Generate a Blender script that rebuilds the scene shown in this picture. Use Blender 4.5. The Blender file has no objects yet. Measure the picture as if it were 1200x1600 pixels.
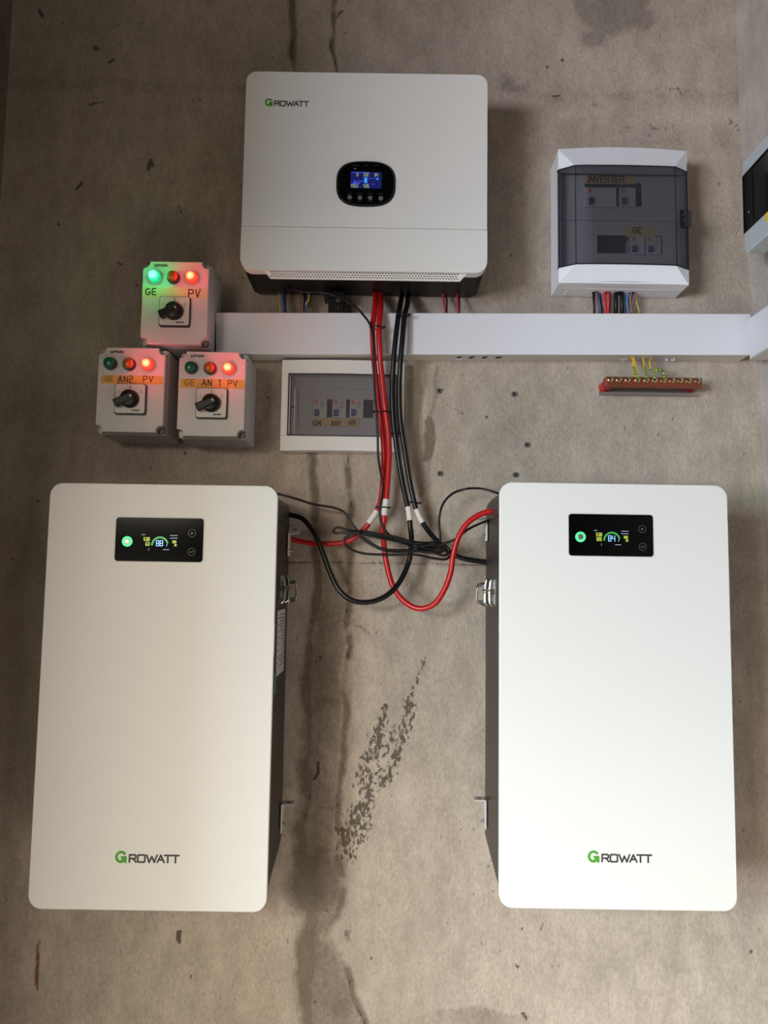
import bpy, math, random
import numpy as np
from mathutils import Vector, Matrix

random.seed(7)
C = bpy.context.scene.collection
SC = bpy.context.scene
PI = math.pi

# ------------------------------------------------------------------ camera
EYE = 1.40          # height of the lens above the floor
DIST = 1.50         # distance of the lens from the back wall
FOC = 1200.0        # focal length in pixels of the 1200 x 1600 frame
PITCH, ROLL = math.radians(5.1), 0.0151
cam_rot = Matrix.Rotation(PI/2 + PITCH, 3, 'X') @ Matrix.Rotation(ROLL, 3, 'Z')
cam_data = bpy.data.cameras.new('camera')
cam = bpy.data.objects.new('camera', cam_data)
C.objects.link(cam)
cam.matrix_world = Matrix.Translation((0, -DIST, EYE)) @ cam_rot.to_4x4()
cam_data.sensor_fit = 'VERTICAL'
cam_data.sensor_height = 36.0
cam_data.lens = 36.0*FOC/1600.0
cam_data.clip_start = 0.02
SC.camera = cam

# ------------------------------------------------------------------ light
world = bpy.data.worlds.new('world'); SC.world = world
world.use_nodes = True
bgn = world.node_tree.nodes['Background']
bgn.inputs[0].default_value = (0.80, 0.85, 1.0, 1)
bgn.inputs[1].default_value = 0.0

def area(name, loc, target, sx, sy, power, col):
    d = bpy.data.lights.new(name, 'AREA'); d.shape = 'RECTANGLE'
    d.size, d.size_y, d.energy, d.color = sx, sy, power, col
    o = bpy.data.objects.new(name, d); C.objects.link(o)
    o.location = loc
    o.rotation_euler = (Vector(target)-Vector(loc)).to_track_quat('-Z', 'Y').to_euler()
    return o
# area lamps added for daylight through a doorway behind the photographer on the left:
# low, middle and high ones, with power and colour fitted to the wall
area('added_day_light', (-4, -5, 1.1), (0, 0, 1.2), 1.8, 1.1, 243, (.91, .90, 1.0))
area('added_day_light', (-4, -5, 2.3), (0, 0, 1.2), 1.8, 1.1, 156, (.50, .88, 1.0))
area('sky_light', (-4, -5, 3.4), (0, 0, 1.2), 1.8, 1.1, 333, (1.0, .96, .81))
area('added_day_light', (-2, -5, 1.15), (0, 0, 1.2), 1.8, .50, 22, (1.0, .88, .74))
area('added_day_light', (-2, -5, 2.42), (0, 0, 1.2), 1.8, .85, 170, (1.0, .89, .74))
area('sky_light', (-2, -5, 3.4), (0, 0, 1.2), 1.8, 1.1, 115, (.80, 1.0, .80))
# fill lamp added low in the room, standing in for floor bounce
area('low_fill_light', (0.5, -1.2, 0.35), (0.2, 0, 0.8), 1.2, 0.5, 4.8, (1.0, 0.78, 0.70))

SC.view_settings.view_transform = 'Standard'
SC.view_settings.look = 'None'
SC.view_settings.exposure = 0.07
SC.view_settings.gamma = 1.0
SC.view_settings.use_curve_mapping = False

# ------------------------------------------------------------------ helpers
def hit(px, py, d):
    """point of the place seen at (px, py) that stands d metres in front of the wall"""
    v = cam_rot @ Vector(((px-600)/FOC, -(py-800)/FOC, -1))
    t = (DIST-d)/v.y
    return Vector((v.x*t, -d, EYE+v.z*t))

def tag(o, label=None, cat=None, group=None, kind=None):
    if label: o['label'] = label
    if cat: o['category'] = cat
    if group: o['group'] = group
    if kind: o['kind'] = kind
    return o

def empty(name, loc, label=None, cat=None, group=None):
    o = bpy.data.objects.new(name, None); C.objects.link(o)
    o.location = loc; o.empty_display_size = 0.05
    return tag(o, label, cat, group)

class MB:
    def __init__(s): s.v = []; s.f = []
    def add(s, vs, fs):
        n = len(s.v); s.v += [tuple(p) for p in vs]; s.f += [tuple(i+n for i in f) for f in fs]
        return s
    def box(s, x0, x1, y0, y1, z0, z1):
        x0, x1 = min(x0, x1), max(x0, x1); y0, y1 = min(y0, y1), max(y0, y1); z0, z1 = min(z0, z1), max(z0, z1)
        return s.add([(x0,y0,z0),(x1,y0,z0),(x1,y1,z0),(x0,y1,z0),(x0,y0,z1),(x1,y0,z1),(x1,y1,z1),(x0,y1,z1)],
                     [(0,3,2,1),(4,5,6,7),(0,1,5,4),(1,2,6,5),(2,3,7,6),(3,0,4,7)])
    def prism(s, pts, y0, y1, inner=None):
        """outline in x, z (counter-clockwise seen from the room) extruded from y0 (back) to y1 (front)"""
        n = len(pts)
        s.add([(x, y0, z) for x, z in pts]+[(x, y1, z) for x, z in pts],
              [tuple(range(n, 2*n)), tuple(range(n-1, -1, -1))] + [(i, (i+1) % n, n+(i+1) % n, n+i) for i in range(n)])
        return s
    def prism_x(s, pts, x0, x1):
        n = len(pts)
        s.add([(x0, y, z) for y, z in pts]+[(x1, y, z) for y, z in pts],
              [tuple(range(n, 2*n)), tuple(range(n-1, -1, -1))] + [(i, (i+1) % n, n+(i+1) % n, n+i) for i in range(n)])
        return s
    def loft(s, rings, cap=True):
        n = len(rings[0]); vs = [p for r in rings for p in r]; fs = []
        for k in range(len(rings)-1):
            for i in range(n):
                a, b = k*n+i, k*n+(i+1) % n
                fs.append((a, b, b+n, a+n))
        if cap:
            fs.append(tuple(range(n-1, -1, -1))); m = (len(rings)-1)*n; fs.append(tuple(range(m, m+n)))
        return s.add(vs, fs)
    def disc_stack(s, c, prof, n=28, axis='y'):
        """lathe about the axis that comes out of the wall; prof = [(radius, depth)]"""
        rings = []
        for r, d in prof:
            ring = []
            for i in range(n):
                a = 2*PI*i/n
                if axis == 'y': ring.append((c[0]+r*math.cos(a), c[1]-d, c[2]+r*math.sin(a)))
                elif axis == 'x': ring.append((c[0]+d, c[1]+r*math.cos(a), c[2]+r*math.sin(a)))
                else: ring.append((c[0]+r*math.cos(a), c[1]+r*math.sin(a), c[2]+d))
            rings.append(ring)
        return s.loft(rings)
    def tube(s, pts, r, n=10, closed=False):
        pts = [Vector(p) for p in pts]; rings = []; prev = None
        for i, p in enumerate(pts):
            a = pts[max(i-1, 0)] if not closed else pts[i-1]
            b = pts[min(i+1, len(pts)-1)] if not closed else pts[(i+1) % len(pts)]
            t = (b-a)
            if t.length < 1e-9: t = Vector((0, 0, 1))
            t.normalize()
            if prev is None:
                up = Vector((0, 1, 0)) if abs(t.y) < .9 else Vector((1, 0, 0))
                nrm = t.cross(up).normalized()
            else:
                nrm = (prev-t*prev.dot(t)).normalized()
            prev = nrm; bn = t.cross(nrm)
            rr = r[i] if isinstance(r, (list, tuple)) else r
            rings.append([p+nrm*rr*math.cos(2*PI*k/n)+bn*rr*math.sin(2*PI*k/n) for k in range(n)])
        if closed:
            m = len(rings); base = [q for g in rings for q in g]
            fs = [(k*n+i, k*n+(i+1) % n, ((k+1) % m)*n+(i+1) % n, ((k+1) % m)*n+i) for k in range(m) for i in range(n)]
            return s.add(base, fs)
        return s.loft(rings)
    def build(s, name, mat, parent=None, loc=None, smooth=False, bevel=0, angle=35, seg=2):
        me = bpy.data.meshes.new(name); me.from_pydata(s.v, [], s.f); me.update()
        import bmesh
        bm = bmesh.new(); bm.from_mesh(me); bmesh.ops.recalc_face_normals(bm, faces=bm.faces); bm.to_mesh(me); bm.free()
        me.materials.append(mat)
        o = bpy.data.objects.new(name, me); C.objects.link(o)
        if parent: o.parent = parent
        if loc: o.location = loc
        if smooth:
            me.shade_smooth()
            me.set_sharp_from_angle(angle=math.radians(angle))
        if bevel:
            b = o.modifiers.new('bevel', 'BEVEL'); b.width = bevel; b.segments = seg; b.limit_method = 'ANGLE'; b.angle_limit = math.radians(40)
        return o

def rrect(x0, x1, z0, z1, r, n=7):
    if not isinstance(r, (list, tuple)): r = [r]*4
    out = []
    for (cx, cz, a0, rr) in ((x1-r[0], z0+r[0], -90, r[0]), (x1-r[1], z1-r[1], 0, r[1]), (x0+r[2], z1-r[2], 90, r[2]), (x0+r[3], z0+r[3], 180, r[3])):
        for i in range(n+1):
            a = math.radians(a0+90*i/n); out.append((cx+rr*math.cos(a), cz+rr*math.sin(a)))
    return out

def smooth_path(pts, k=8):
    p = [Vector(q) for q in pts]; p = [p[0]*2-p[1]]+p+[p[-1]*2-p[-2]]; out = []
    for i in range(1, len(p)-2):
        for j in range(k):
            t = j/k
            out.append(0.5*((2*p[i])+(p[i+1]-p[i-1])*t+(2*p[i-1]-5*p[i]+4*p[i+1]-p[i+2])*t*t+(3*p[i]-p[i-1]-3*p[i+1]+p[i+2])*t**3))
    out.append(p[-2]); return out

# ------------------------------------------------------------------ writing (stroke letters)
def arc(cx, cy, rx, ry, a0, a1, n=12):
    return [(cx+rx*math.cos(math.radians(a0+(a1-a0)*i/n)), cy+ry*math.sin(math.radians(a0+(a1-a0)*i/n))) for i in range(n+1)]
GL = {
 'A': [[(0,0),(.35,1),(.7,0)],[(.14,.36),(.56,.36)]],
 'E': [[(.6,0),(0,0),(0,1),(.6,1)],[(0,.5),(.5,.5)]],
 'F': [[(0,0),(0,1),(.6,1)],[(0,.5),(.5,.5)]],
 'G': [arc(.38,.5,.38,.5,50,350,16)+[(.76,.42),(.42,.42)]],
 'I': [[(.15,0),(.15,1)],[(0,0),(.3,0)],[(0,1),(.3,1)]],
 'M': [[(0,0),(.08,1),(.38,.4),(.66,1),(.76,0)]],
 'N': [[(0,0),(0,1),(.6,0),(.6,1)]],
 'O': [[(.1,0),(.6,0),(.7,.1),(.7,.9),(.6,1),(.1,1),(0,.9),(0,.1),(.1,0)]],
 'P': [[(0,0),(0,1)],[(0,1),(.4,1)]+arc(.4,.73,.22,.27,90,-90,8)+[(0,.46)]],
 'R': [[(0,0),(0,1),(.5,1),(.62,.9),(.62,.58),(.5,.48),(0,.48)],[(.36,.48),(.66,0)]],
 'T': [[(0,1),(.7,1)],[(.35,1),(.35,0)]],
 'V': [[(0,1),(.32,0),(.66,1)]],
 'W': [[(0,1),(.26,0),(.5,.8),(.74,0),(1,1)]],
 'Z': [[(0,1),(.6,1),(0,0),(.6,0)]],
 'S': [[(.6,1),(.05,1),(.05,.52),(.6,.48),(.6,0),(0,0)]],
 '0': [[(0,0),(.5,0),(.5,1),(0,1),(0,0)]],
 '1': [[(.05,.78),(.25,1),(.25,0)]],
 '2': [[(0,1),(.5,1),(.5,.5),(0,.5),(0,0),(.5,0)]],
 '3': [[(0,1),(.5,1),(.5,0),(0,0)],[(.1,.5),(.5,.5)]],
 '4': [[(0,1),(0,.5),(.5,.5)],[(.5,1),(.5,0)]],
 '5': [[(.5,1),(0,1),(0,.5),(.5,.5),(.5,0),(0,0)]],
 '6': [[(.5,1),(0,1),(0,0),(.5,0),(.5,.5),(0,.5)]],
 '8': [[(0,0),(.5,0),(.5,1),(0,1),(0,0)],[(0,.5),(.5,.5)]],
 '9': [[(.5,.5),(0,.5),(0,1),(.5,1),(.5,0),(0,0)]],
 '%': [[(0,0),(.5,1)]], '.': [[(.05,0),(.12,0)]],
}
def adv(ch):
    if ch == ' ': return .55
    return max(x for st in GL[ch] for x, _ in st)
RB = [0]
def ribbon(mb, pts, w, y0):
    """flat printed stroke of width w on the plane y"""
    t = .0002
    for i in range(len(pts)-1):
        RB[0] = (RB[0]+1) % 9; y = y0-.00004*RB[0]
        a, b = Vector(pts[i]), Vector(pts[i+1]); d = b-a
        if d.length < 1e-7: continue
        d.normalize(); e = d*(w*.42); n = Vector((-d.y, d.x))*w/2
        q = [a-e-n, b+e-n, b+e+n, a-e+n]
        mb.prism([(p.x, p.y) for p in q], y, y-t)
def write(mb, text, x, z, h, y, w, sx=1.0, gap=.28, slant=0, wob=0, rot=0):
    """letters of height h starting at x, standing on z, printed at y"""
    cx = 0
    for ch in text:
        if ch != ' ':
            ja, jb = random.uniform(-wob, wob), random.uniform(-wob, wob)
            for st in GL[ch]:
                P = []
                for px, pz in st:
                    ux = cx+px*sx+slant*pz+random.uniform(-wob, wob)*.5+ja*.3; uz = pz*(1+jb)+random.uniform(-wob, wob)*.5
                    ux, uz = ux*h, uz*h
                    P.append((x+ux*math.cos(rot)-uz*math.sin(rot), z+ux*math.sin(rot)+uz*math.cos(rot)))
                ribbon(mb, P, w, y)
        cx += adv(ch)*sx+gap
    return cx*h

# ------------------------------------------------------------------ materials
def mat(name, col, rough=.5, metal=0, spec=.5, emit=None, es=0, coat=0, noise=None, bump=None, alpha=None):
    m = bpy.data.materials.new(name); m.use_nodes = True
    nt = m.node_tree; b = nt.nodes['Principled BSDF']
    b.inputs['Base Color'].default_value = (*col, 1); b.inputs['Roughness'].default_value = rough
    b.inputs['Metallic'].default_value = metal; b.inputs['Specular IOR Level'].default_value = spec
    b.inputs['Coat Weight'].default_value = coat
    if emit: b.inputs['Emission Color'].default_value = (*emit, 1); b.inputs['Emission Strength'].default_value = es
    tc = nt.nodes.new('ShaderNodeTexCoord')
    sc, amt = noise or (60, .04)
    n = nt.nodes.new('ShaderNodeTexNoise'); n.inputs['Scale'].default_value = sc; n.inputs['Detail'].default_value = 4
    nt.links.new(tc.outputs['Object'], n.inputs['Vector'])
    mr = nt.nodes.new('ShaderNodeMapRange'); mr.inputs['To Min'].default_value = 1-amt; mr.inputs['To Max'].default_value = 1+amt
    nt.links.new(n.outputs['Fac'], mr.inputs['Value'])
    hs = nt.nodes.new('ShaderNodeHueSaturation'); hs.inputs['Color'].default_value = (*col, 1)
    nt.links.new(mr.outputs[0], hs.inputs['Value']); nt.links.new(hs.outputs[0], b.inputs['Base Color'])
    if bump:
        n2 = nt.nodes.new('ShaderNodeTexNoise'); n2.inputs['Scale'].default_value = bump[0]; n2.inputs['Detail'].default_value = 2
        nt.links.new(tc.outputs['Object'], n2.inputs['Vector'])
        bp = nt.nodes.new('ShaderNodeBump'); bp.inputs['Strength'].default_value = bump[1]; bp.inputs['Distance'].default_value = .0005
        nt.links.new(n2.outputs['Fac'], bp.inputs['Height']); nt.links.new(bp.outputs[0], b.inputs['Normal'])
    return m

M = {}
M['white_paint'] = mat('white_powder_coat', (.75, .745, .72), .42, noise=(4, .015), bump=(1200, .15))
M['plate_edge'] = mat('plate_edge', (.60, .60, .58), .4)
M['white_plastic'] = mat('white_plastic', (.80, .83, .88), .38, noise=(8, .015))
M['grey_plastic'] = mat('light_grey_plastic', (.58, .56, .55), .45, noise=(20, .02), bump=(900, .2))
M['duct_plastic'] = mat('white_duct_plastic', (.72, .73, .78), .45, noise=(6, .03))
M['duct_side'] = mat('duct_side_plastic', (.62, .60, .56), .5, noise=(6, .03))
M['charcoal'] = mat('charcoal_metal', (.046, .037, .033), .42, metal=.35, noise=(30, .15))
M['black_metal'] = mat('black_metal', (.005, .005, .0055), .5, spec=.3)
M['black_plastic'] = mat('black_plastic', (.006, .0055, .0055), .4, spec=.35)
M['black_glass'] = mat('black_glass', (.0015, .0015, .002), .10, spec=.16)
M['black_gap'] = mat('dark_gap', (.01, .009, .008), .8)
M['red_rubber'] = mat('red_cable_sheath', (.47, .006, .008), .36, noise=(40, .05))
M['black_rubber'] = mat('black_cable_sheath', (.0045, .0045, .005), .34, spec=.4)
M['sleeve'] = mat('white_sleeve', (.72, .69, .64), .5)
M['blue_wire'] = mat('blue_wire', (.02, .10, .35), .4)
M['light_blue_wire'] = mat('light_blue_wire', (.05, .25, .62), .4)
M['brown_wire'] = mat('brown_wire', (.30, .12, .085), .45)
M['yellow_wire'] = mat('yellow_wire', (.65, .45, .04), .4)
M['pink_wire'] = mat('red_thin_wire', (.50, .035, .05), .4)
M['chrome'] = mat('chrome', (.42, .41, .39), .22, metal=1)
M['steel'] = mat('galvanised_steel', (.42, .42, .41), .38, metal=.9, noise=(80, .12))
M['zinc'] = mat('white_bracket', (.66, .64, .61), .42, metal=.1)
M['copper'] = mat('copper', (.27, .075, .042), .36, metal=.6, noise=(60, .25))
M['brass'] = mat('brass', (.72, .56, .30), .22, metal=1)
M['insulator'] = mat('red_insulator', (.52, .012, .02), .35)
M['logo_green'] = mat('logo_green', (.055, .33, .015), .5)
M['logo_dark'] = mat('logo_dark', (.035, .034, .033), .5)
M['ink'] = mat('marker_ink', (.020, .010, .008), .6)
M['faded_ink'] = mat('faded_ink', (.22, .09, .03), .7)
M['masking'] = mat('masking_tape', (.62, .40, .09), .65, noise=(70, .2))
M['masking_lamp_lit'] = mat('lamp_lit_tape', (.60, .53, .32), .6, noise=(70, .1))  # masking tape with the pilot lamps' light put into its colour
M['masking_dull'] = mat('dull_tape', (.68, .50, .22), .65, noise=(60, .15))
M['face_plate'] = mat('silver_face_plate', (.60, .59, .56), .4)
M['breaker_white'] = mat('breaker_casing', (.62, .62, .60), .5)
M['breaker_blue'] = mat('breaker_toggle', (.03, .07, .30), .4)
M['breaker_orange'] = mat('breaker_test_button', (.75, .22, .10), .4)
M['inner_panel'] = mat('inner_panel', (.55, .55, .57), .5)
M['label_paper'] = mat('label_paper', (.55, .54, .52), .55)
M['label_print'] = mat('label_print', (.12, .11, .11), .6)
M['label_green'] = mat('label_green', (.03, .22, .14), .6)
M['yellow_sticker'] = mat('yellow_sticker', (.85, .60, .03), .5)
M['button_grey'] = mat('button_grey', (.22, .22, .23), .4, metal=.5)
M['icon_grey'] = mat('icon_grey', (.10, .10, .10), .4)
M['seg_yellow'] = mat('readout_yellow', (0, 0, 0), .4, emit=(.75, .95, .12), es=.9)
M['seg_blue'] = mat('readout_blue', (0, 0, 0), .4, emit=(.25, .55, 1.0), es=1.3)
M['seg_white'] = mat('readout_white', (0, 0, 0), .4, emit=(.6, .7, 1.0), es=.6)
M['gauge_green'] = mat('gauge_green', (0, 0, 0), .4, emit=(.06, .50, .10), es=.8)
M['button_ring'] = mat('lit_button_ring', (.02, .2, .08), .4, emit=(.10, .85, .33), es=1.0)
M['button_centre'] = mat('steel_button', (.35, .33, .30), .35, metal=.8)
M['lcd_back'] = mat('lcd_backlight', (0, 0, 0), .3, emit=(.008, .010, .10), es=1.0)
M['lcd_band'] = mat('lcd_blue_line', (0, 0, 0), .3, emit=(.05, .10, .75), es=.9)
M['lcd_cyan'] = mat('lcd_cyan', (0, 0, 0), .3, emit=(.05, .35, .95), es=.9)
M['lcd_text'] = mat('lcd_text', (0, 0, 0), .3, emit=(.45, .60, .25), es=.6)
M['lamp_green_on'] = mat('lit_green_lens', (.02, .5, .3), .4, emit=(.02, 1.0, .30), es=1.6)
M['lamp_red_on'] = mat('lit_red_lens', (.6, .05, .02), .4, emit=(1.0, .05, .03), es=1.7)
M['lamp_green_off'] = mat('dark_green_lens', (.004, .12, .055), .22, noise=(300, .2))
M['lamp_amber_off'] = mat('amber_lens', (.42, .10, .012), .25, noise=(500, .35))
M['lamp_core_green'] = mat('green_lamp_core', (.2, .9, .8), .4, emit=(.30, 1.0, .78), es=1.15)
M['lamp_core_red'] = mat('red_lamp_core', (.9, .4, .1), .4, emit=(1.0, .30, .07), es=1.15)
M['lamp_housing'] = mat('dark_bezel', (.05, .045, .04), .35, metal=.4)
M['lamp_ring_green'] = mat('green_translucent_bezel', (.03, .42, .2), .3, emit=(.02, .9, .3), es=.5)
M['lamp_ring_red'] = mat('red_translucent_bezel', (.6, .06, .04), .3, emit=(1.0, .05, .03), es=.6)
M['knob'] = mat('black_knob', (.006, .004, .003), .38, spec=.3)
M['plug_grey'] = mat('wall_plug_grey', (.13, .125, .12), .6)
M['pale_blue_plastic'] = mat('pale_blue_grey_plastic', (.50, .56, .58), .4)

def smoke(name, trans, haze, rough=.12, k=.36):
    m = bpy.data.materials.new(name); m.use_nodes = True; nt = m.node_tree; nt.nodes.clear()
    out = nt.nodes.new('ShaderNodeOutputMaterial')
    tr = nt.nodes.new('ShaderNodeBsdfTransparent'); tr.inputs[0].default_value = (*trans, 1)
    df = nt.nodes.new('ShaderNodeBsdfDiffuse'); df.inputs[0].default_value = (*haze, 1)
    gl = nt.nodes.new('ShaderNodeBsdfGlossy'); gl.inputs['Roughness'].default_value = rough
    fr = nt.nodes.new('ShaderNodeFresnel'); fr.inputs[0].default_value = 1.45
    m1 = nt.nodes.new('ShaderNodeMixShader'); m1.inputs[0].default_value = .35
    tc = nt.nodes.new('ShaderNodeTexCoord'); nz = nt.nodes.new('ShaderNodeTexNoise'); nz.inputs['Scale'].default_value = 14
    mr = nt.nodes.new('ShaderNodeMapRange'); mr.inputs['To Min'].default_value = k*.85; mr.inputs['To Max'].default_value = k*1.15
    nt.links.new(tc.outputs['Object'], nz.inputs['Vector']); nt.links.new(nz.outputs['Fac'], mr.inputs['Value']); nt.links.new(mr.outputs[0], m1.inputs[0])
    m2 = nt.nodes.new('ShaderNodeMixShader')
    nt.links.new(tr.outputs[0], m1.inputs[1]); nt.links.new(df.outputs[0], m1.inputs[2])
    nt.links.new(fr.outputs[0], m2.inputs[0]); nt.links.new(m1.outputs[0], m2.inputs[1]); nt.links.new(gl.outputs[0], m2.inputs[2])
    nt.links.new(m2.outputs[0], out.inputs[0])
    return m
M['smoked'] = smoke('smoked_door', (.66, .66, .70), (.06, .062, .075), k=.30)
M['smoked_light'] = smoke('lightly_smoked_door', (.90, .88, .88), (.25, .23, .23), k=.15)
M['smoked_dark'] = smoke('dark_smoked_door', (.10, .10, .11), (.012, .012, .014))

def earth_wire():
    m = mat('earth_wire', (.3, .5, .05), .4); nt = m.node_tree; b = nt.nodes['Principled BSDF']
    tc = nt.nodes.new('ShaderNodeTexCoord'); w = nt.nodes.new('ShaderNodeTexWave')
    w.bands_direction = 'DIAGONAL'; w.inputs['Scale'].default_value = 95; w.inputs['Distortion'].default_value = 1.5
    cr = nt.nodes.new('ShaderNodeValToRGB'); cr.color_ramp.interpolation = 'CONSTANT'
    cr.color_ramp.elements[0].color = (.02, .06, .012, 1); cr.color_ramp.elements[1].color = (.36, .52, .05, 1); cr.color_ramp.elements[1].position = .45
    nt.links.new(tc.outputs['Object'], w.inputs['Vector']); nt.links.new(w.outputs['Fac'], cr.inputs[0]); nt.links.new(cr.outputs[0], b.inputs['Base Color'])
    return m
M['earth'] = earth_wire()

def perforated():
    """black steel with rows of fine punched holes"""
    m = mat('perforated_black_steel', (.014, .013, .013), .45); nt = m.node_tree; b = nt.nodes['Principled BSDF']
    tc = nt.nodes.new('ShaderNodeTexCoord'); v = nt.nodes.new('ShaderNodeTexVoronoi'); v.inputs['Scale'].default_value = 260; v.inputs['Randomness'].default_value = .15
    cr = nt.nodes.new('ShaderNodeValToRGB'); cr.color_ramp.elements[0].position = .25; cr.color_ramp.elements[0].color = (.0005, .0005, .0005, 1)
    cr.color_ramp.elements[1].position = .34; cr.color_ramp.elements[1].color = (.010, .009, .0085, 1)
    nt.links.new(tc.outputs['Object'], v.inputs['Vector']); nt.links.new(v.outputs['Distance'], cr.inputs[0]); nt.links.new(cr.outputs[0], b.inputs['Base Color'])
    return m
M['perforated'] = perforated()

def concrete(name, tint):
    m = bpy.data.materials.new(name); m.use_nodes = True; nt = m.node_tree; b = nt.nodes['Principled BSDF']
    L = nt.links.new
    def N(t, **k):
        n = nt.nodes.new(t)
        for a, v in k.items(): n.inputs[a].default_value = v
        return n
    tc = N('ShaderNodeTexCoord')
    def noise(scale, detail=4, stretch=None, rough=.55):
        n = N('ShaderNodeTexNoise', Scale=scale, Detail=detail, Roughness=rough)
        if stretch:
            mp = N('ShaderNodeMapping'); mp.inputs['Scale'].default_value = stretch
            L(tc.outputs['Object'], mp.inputs['Vector']); L(mp.outputs[0], n.inputs['Vector'])
        else: L(tc.outputs['Object'], n.inputs['Vector'])
        return n.outputs['Fac']
    def math_(op, a, b_=None, clamp=False):
        n = nt.nodes.new('ShaderNodeMath'); n.operation = op; n.use_clamp = clamp
        for i, v in enumerate((a, b_)):
            if v is None: continue
            if isinstance(v, (int, float)): n.inputs[i].default_value = v
            else: L(v, n.inputs[i])
        return n.outputs[0]
    def rng(v, a, b_, c, d):
        n = nt.nodes.new('ShaderNodeMapRange')
        for i, q in enumerate((a, b_, c, d)): n.inputs[i+1].default_value = q
        L(v, n.inputs[0]); return n.outputs[0]
    def mix(f, a, b_, mode='MIX'):
        n = nt.nodes.new('ShaderNodeMix'); n.data_type = 'RGBA'; n.blend_type = mode
        if isinstance(f, (int, float)): n.inputs[0].default_value = f
        else: L(f, n.inputs[0])
        for i, v in ((6, a), (7, b_)):
            if isinstance(v, tuple): n.inputs[i].default_value = (*v, 1)
            else: L(v, n.inputs[i])
        return n.outputs[2]
    base = mix(rng(noise(2.3, 6), .35, .65, 0, 1), tuple(c*.88 for c in tint), tuple(c*1.08 for c in tint))
    base = mix(rng(noise(9, 6), .4, .7, 0, .35), base, (tint[0]*.98, tint[1]*1.0, tint[2]*1.08))
    v = rng(noise(28, 5, (1, 1, .45)), .3, .7, .86, 1.12)
    v = math_('MULTIPLY', v, rng(noise(260, 3, (1, 1, .5)), .3, .7, .86, 1.12))
    v = math_('MULTIPLY', v, rng(noise(7, 7, (1, 1, .8), .7), .35, .65, .90, 1.08))
    # small pits and specks
    sp = rng(noise(75, 2), .70, .74, 0, 1); sp = math_('MULTIPLY', sp, rng(noise(6, 2), .45, .6, 0, 1))
    v = math_('MULTIPLY', v, rng(sp, 0, 1, 1, .55))
    sp2 = rng(noise(170, 1, (1, 1, .6)), .755, .785, 0, 1)
    v = math_('MULTIPLY', v, rng(sp2, 0, 1, 1, .62))
    at = nt.nodes.new('ShaderNodeAttribute'); at.attribute_name = 'marks'
    sep = nt.nodes.new('ShaderNodeSeparateColor'); L(at.outputs['Color'], sep.inputs[0])
    R, G, B = sep.outputs
    fine = noise(110, 4)
    # damp brown stain
    r_ = math_('MULTIPLY', rng(math_('ADD', R, math_('MULTIPLY', fine, .35)), .30, .80, 0, 1), rng(R, 0, .15, 0, 1))
    col = mix(math_('MULTIPLY', r_, .76, True), base, (.108, .084, .055))
    # grey patches
    g_ = math_('MULTIPLY', rng(math_('ADD', G, math_('MULTIPLY', fine, .4)), .45, .75, 0, 1), rng(G, 0, .1, 0, 1))
    col = mix(math_('MULTIPLY', g_, .50, True), col, (.150, .135, .115))
    # black scuffs and cracks
    b_ = math_('MULTIPLY', rng(math_('ADD', B, math_('MULTIPLY', noise(190, 3), .5)), .60, .85, 0, 1), rng(B, 0, .1, 0, 1))
    col = mix(math_('MULTIPLY', b_, .82, True), col, (.045, .038, .028))
    # rust and pale dabs come from a second attribute
    at2 = nt.nodes.new('ShaderNodeAttribute'); at2.attribute_name = 'marks_extra'
    sep2 = nt.nodes.new('ShaderNodeSeparateColor'); L(at2.outputs['Color'], sep2.inputs[0])
    col = mix(sep2.outputs[0], col, (.16, .045, .012))
    col = mix(math_('MULTIPLY', rng(math_('ADD', sep2.outputs[1], math_('MULTIPLY', fine, .4)), .4, .8, 0, 1), rng(sep2.outputs[1], 0, .1, 0, .5)), col, (.58, .52, .45))
    sn = rng(noise(150, 8, (1, 1, .6), .66), .36, .62, 0, 1)
    sc_ = math_('MULTIPLY', rng(math_('ADD', math_('MULTIPLY', sep2.outputs[2], .62), sn), 1.00, 1.10, 0, 1), rng(sep2.outputs[2], 0, .15, 0, 1))
    col = mix(math_('MULTIPLY', sc_, .84, True), col, (.062, .051, .036))
    vv = nt.nodes.new('ShaderNodeCombineColor')
    for i in range(3): L(v, vv.inputs[i])
    col = mix(1.0, col, vv.outputs[0], 'MULTIPLY')
    L(col, b.inputs['Base Color']); b.inputs['Roughness'].default_value = .88; b.inputs['Specular IOR Level'].default_value = .25
    bp = nt.nodes.new('ShaderNodeBump'); bp.inputs['Strength'].default_value = .8; bp.inputs['Distance'].default_value = .0026
    h = math_('ADD', math_('MULTIPLY', noise(230, 4, (1, 1, .55)), .5), math_('MULTIPLY', noise(45, 4), .9))
    h = math_('SUBTRACT', h, math_('MULTIPLY', sp, .8)); h = math_('SUBTRACT', h, math_('MULTIPLY', b_, .35))
    L(h, bp.inputs['Height']); L(bp.outputs[0], b.inputs['Normal'])
    return m
M['concrete'] = concrete('bare_concrete', (.440, .376, .306))
M['concrete_side'] = concrete('bare_concrete_side', (.50, .46, .41))
M['concrete_dark'] = concrete('low_bounce_concrete', (.19, .155, .125))  # colour darkened to cut the light bounced off left wall and ceiling

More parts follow.
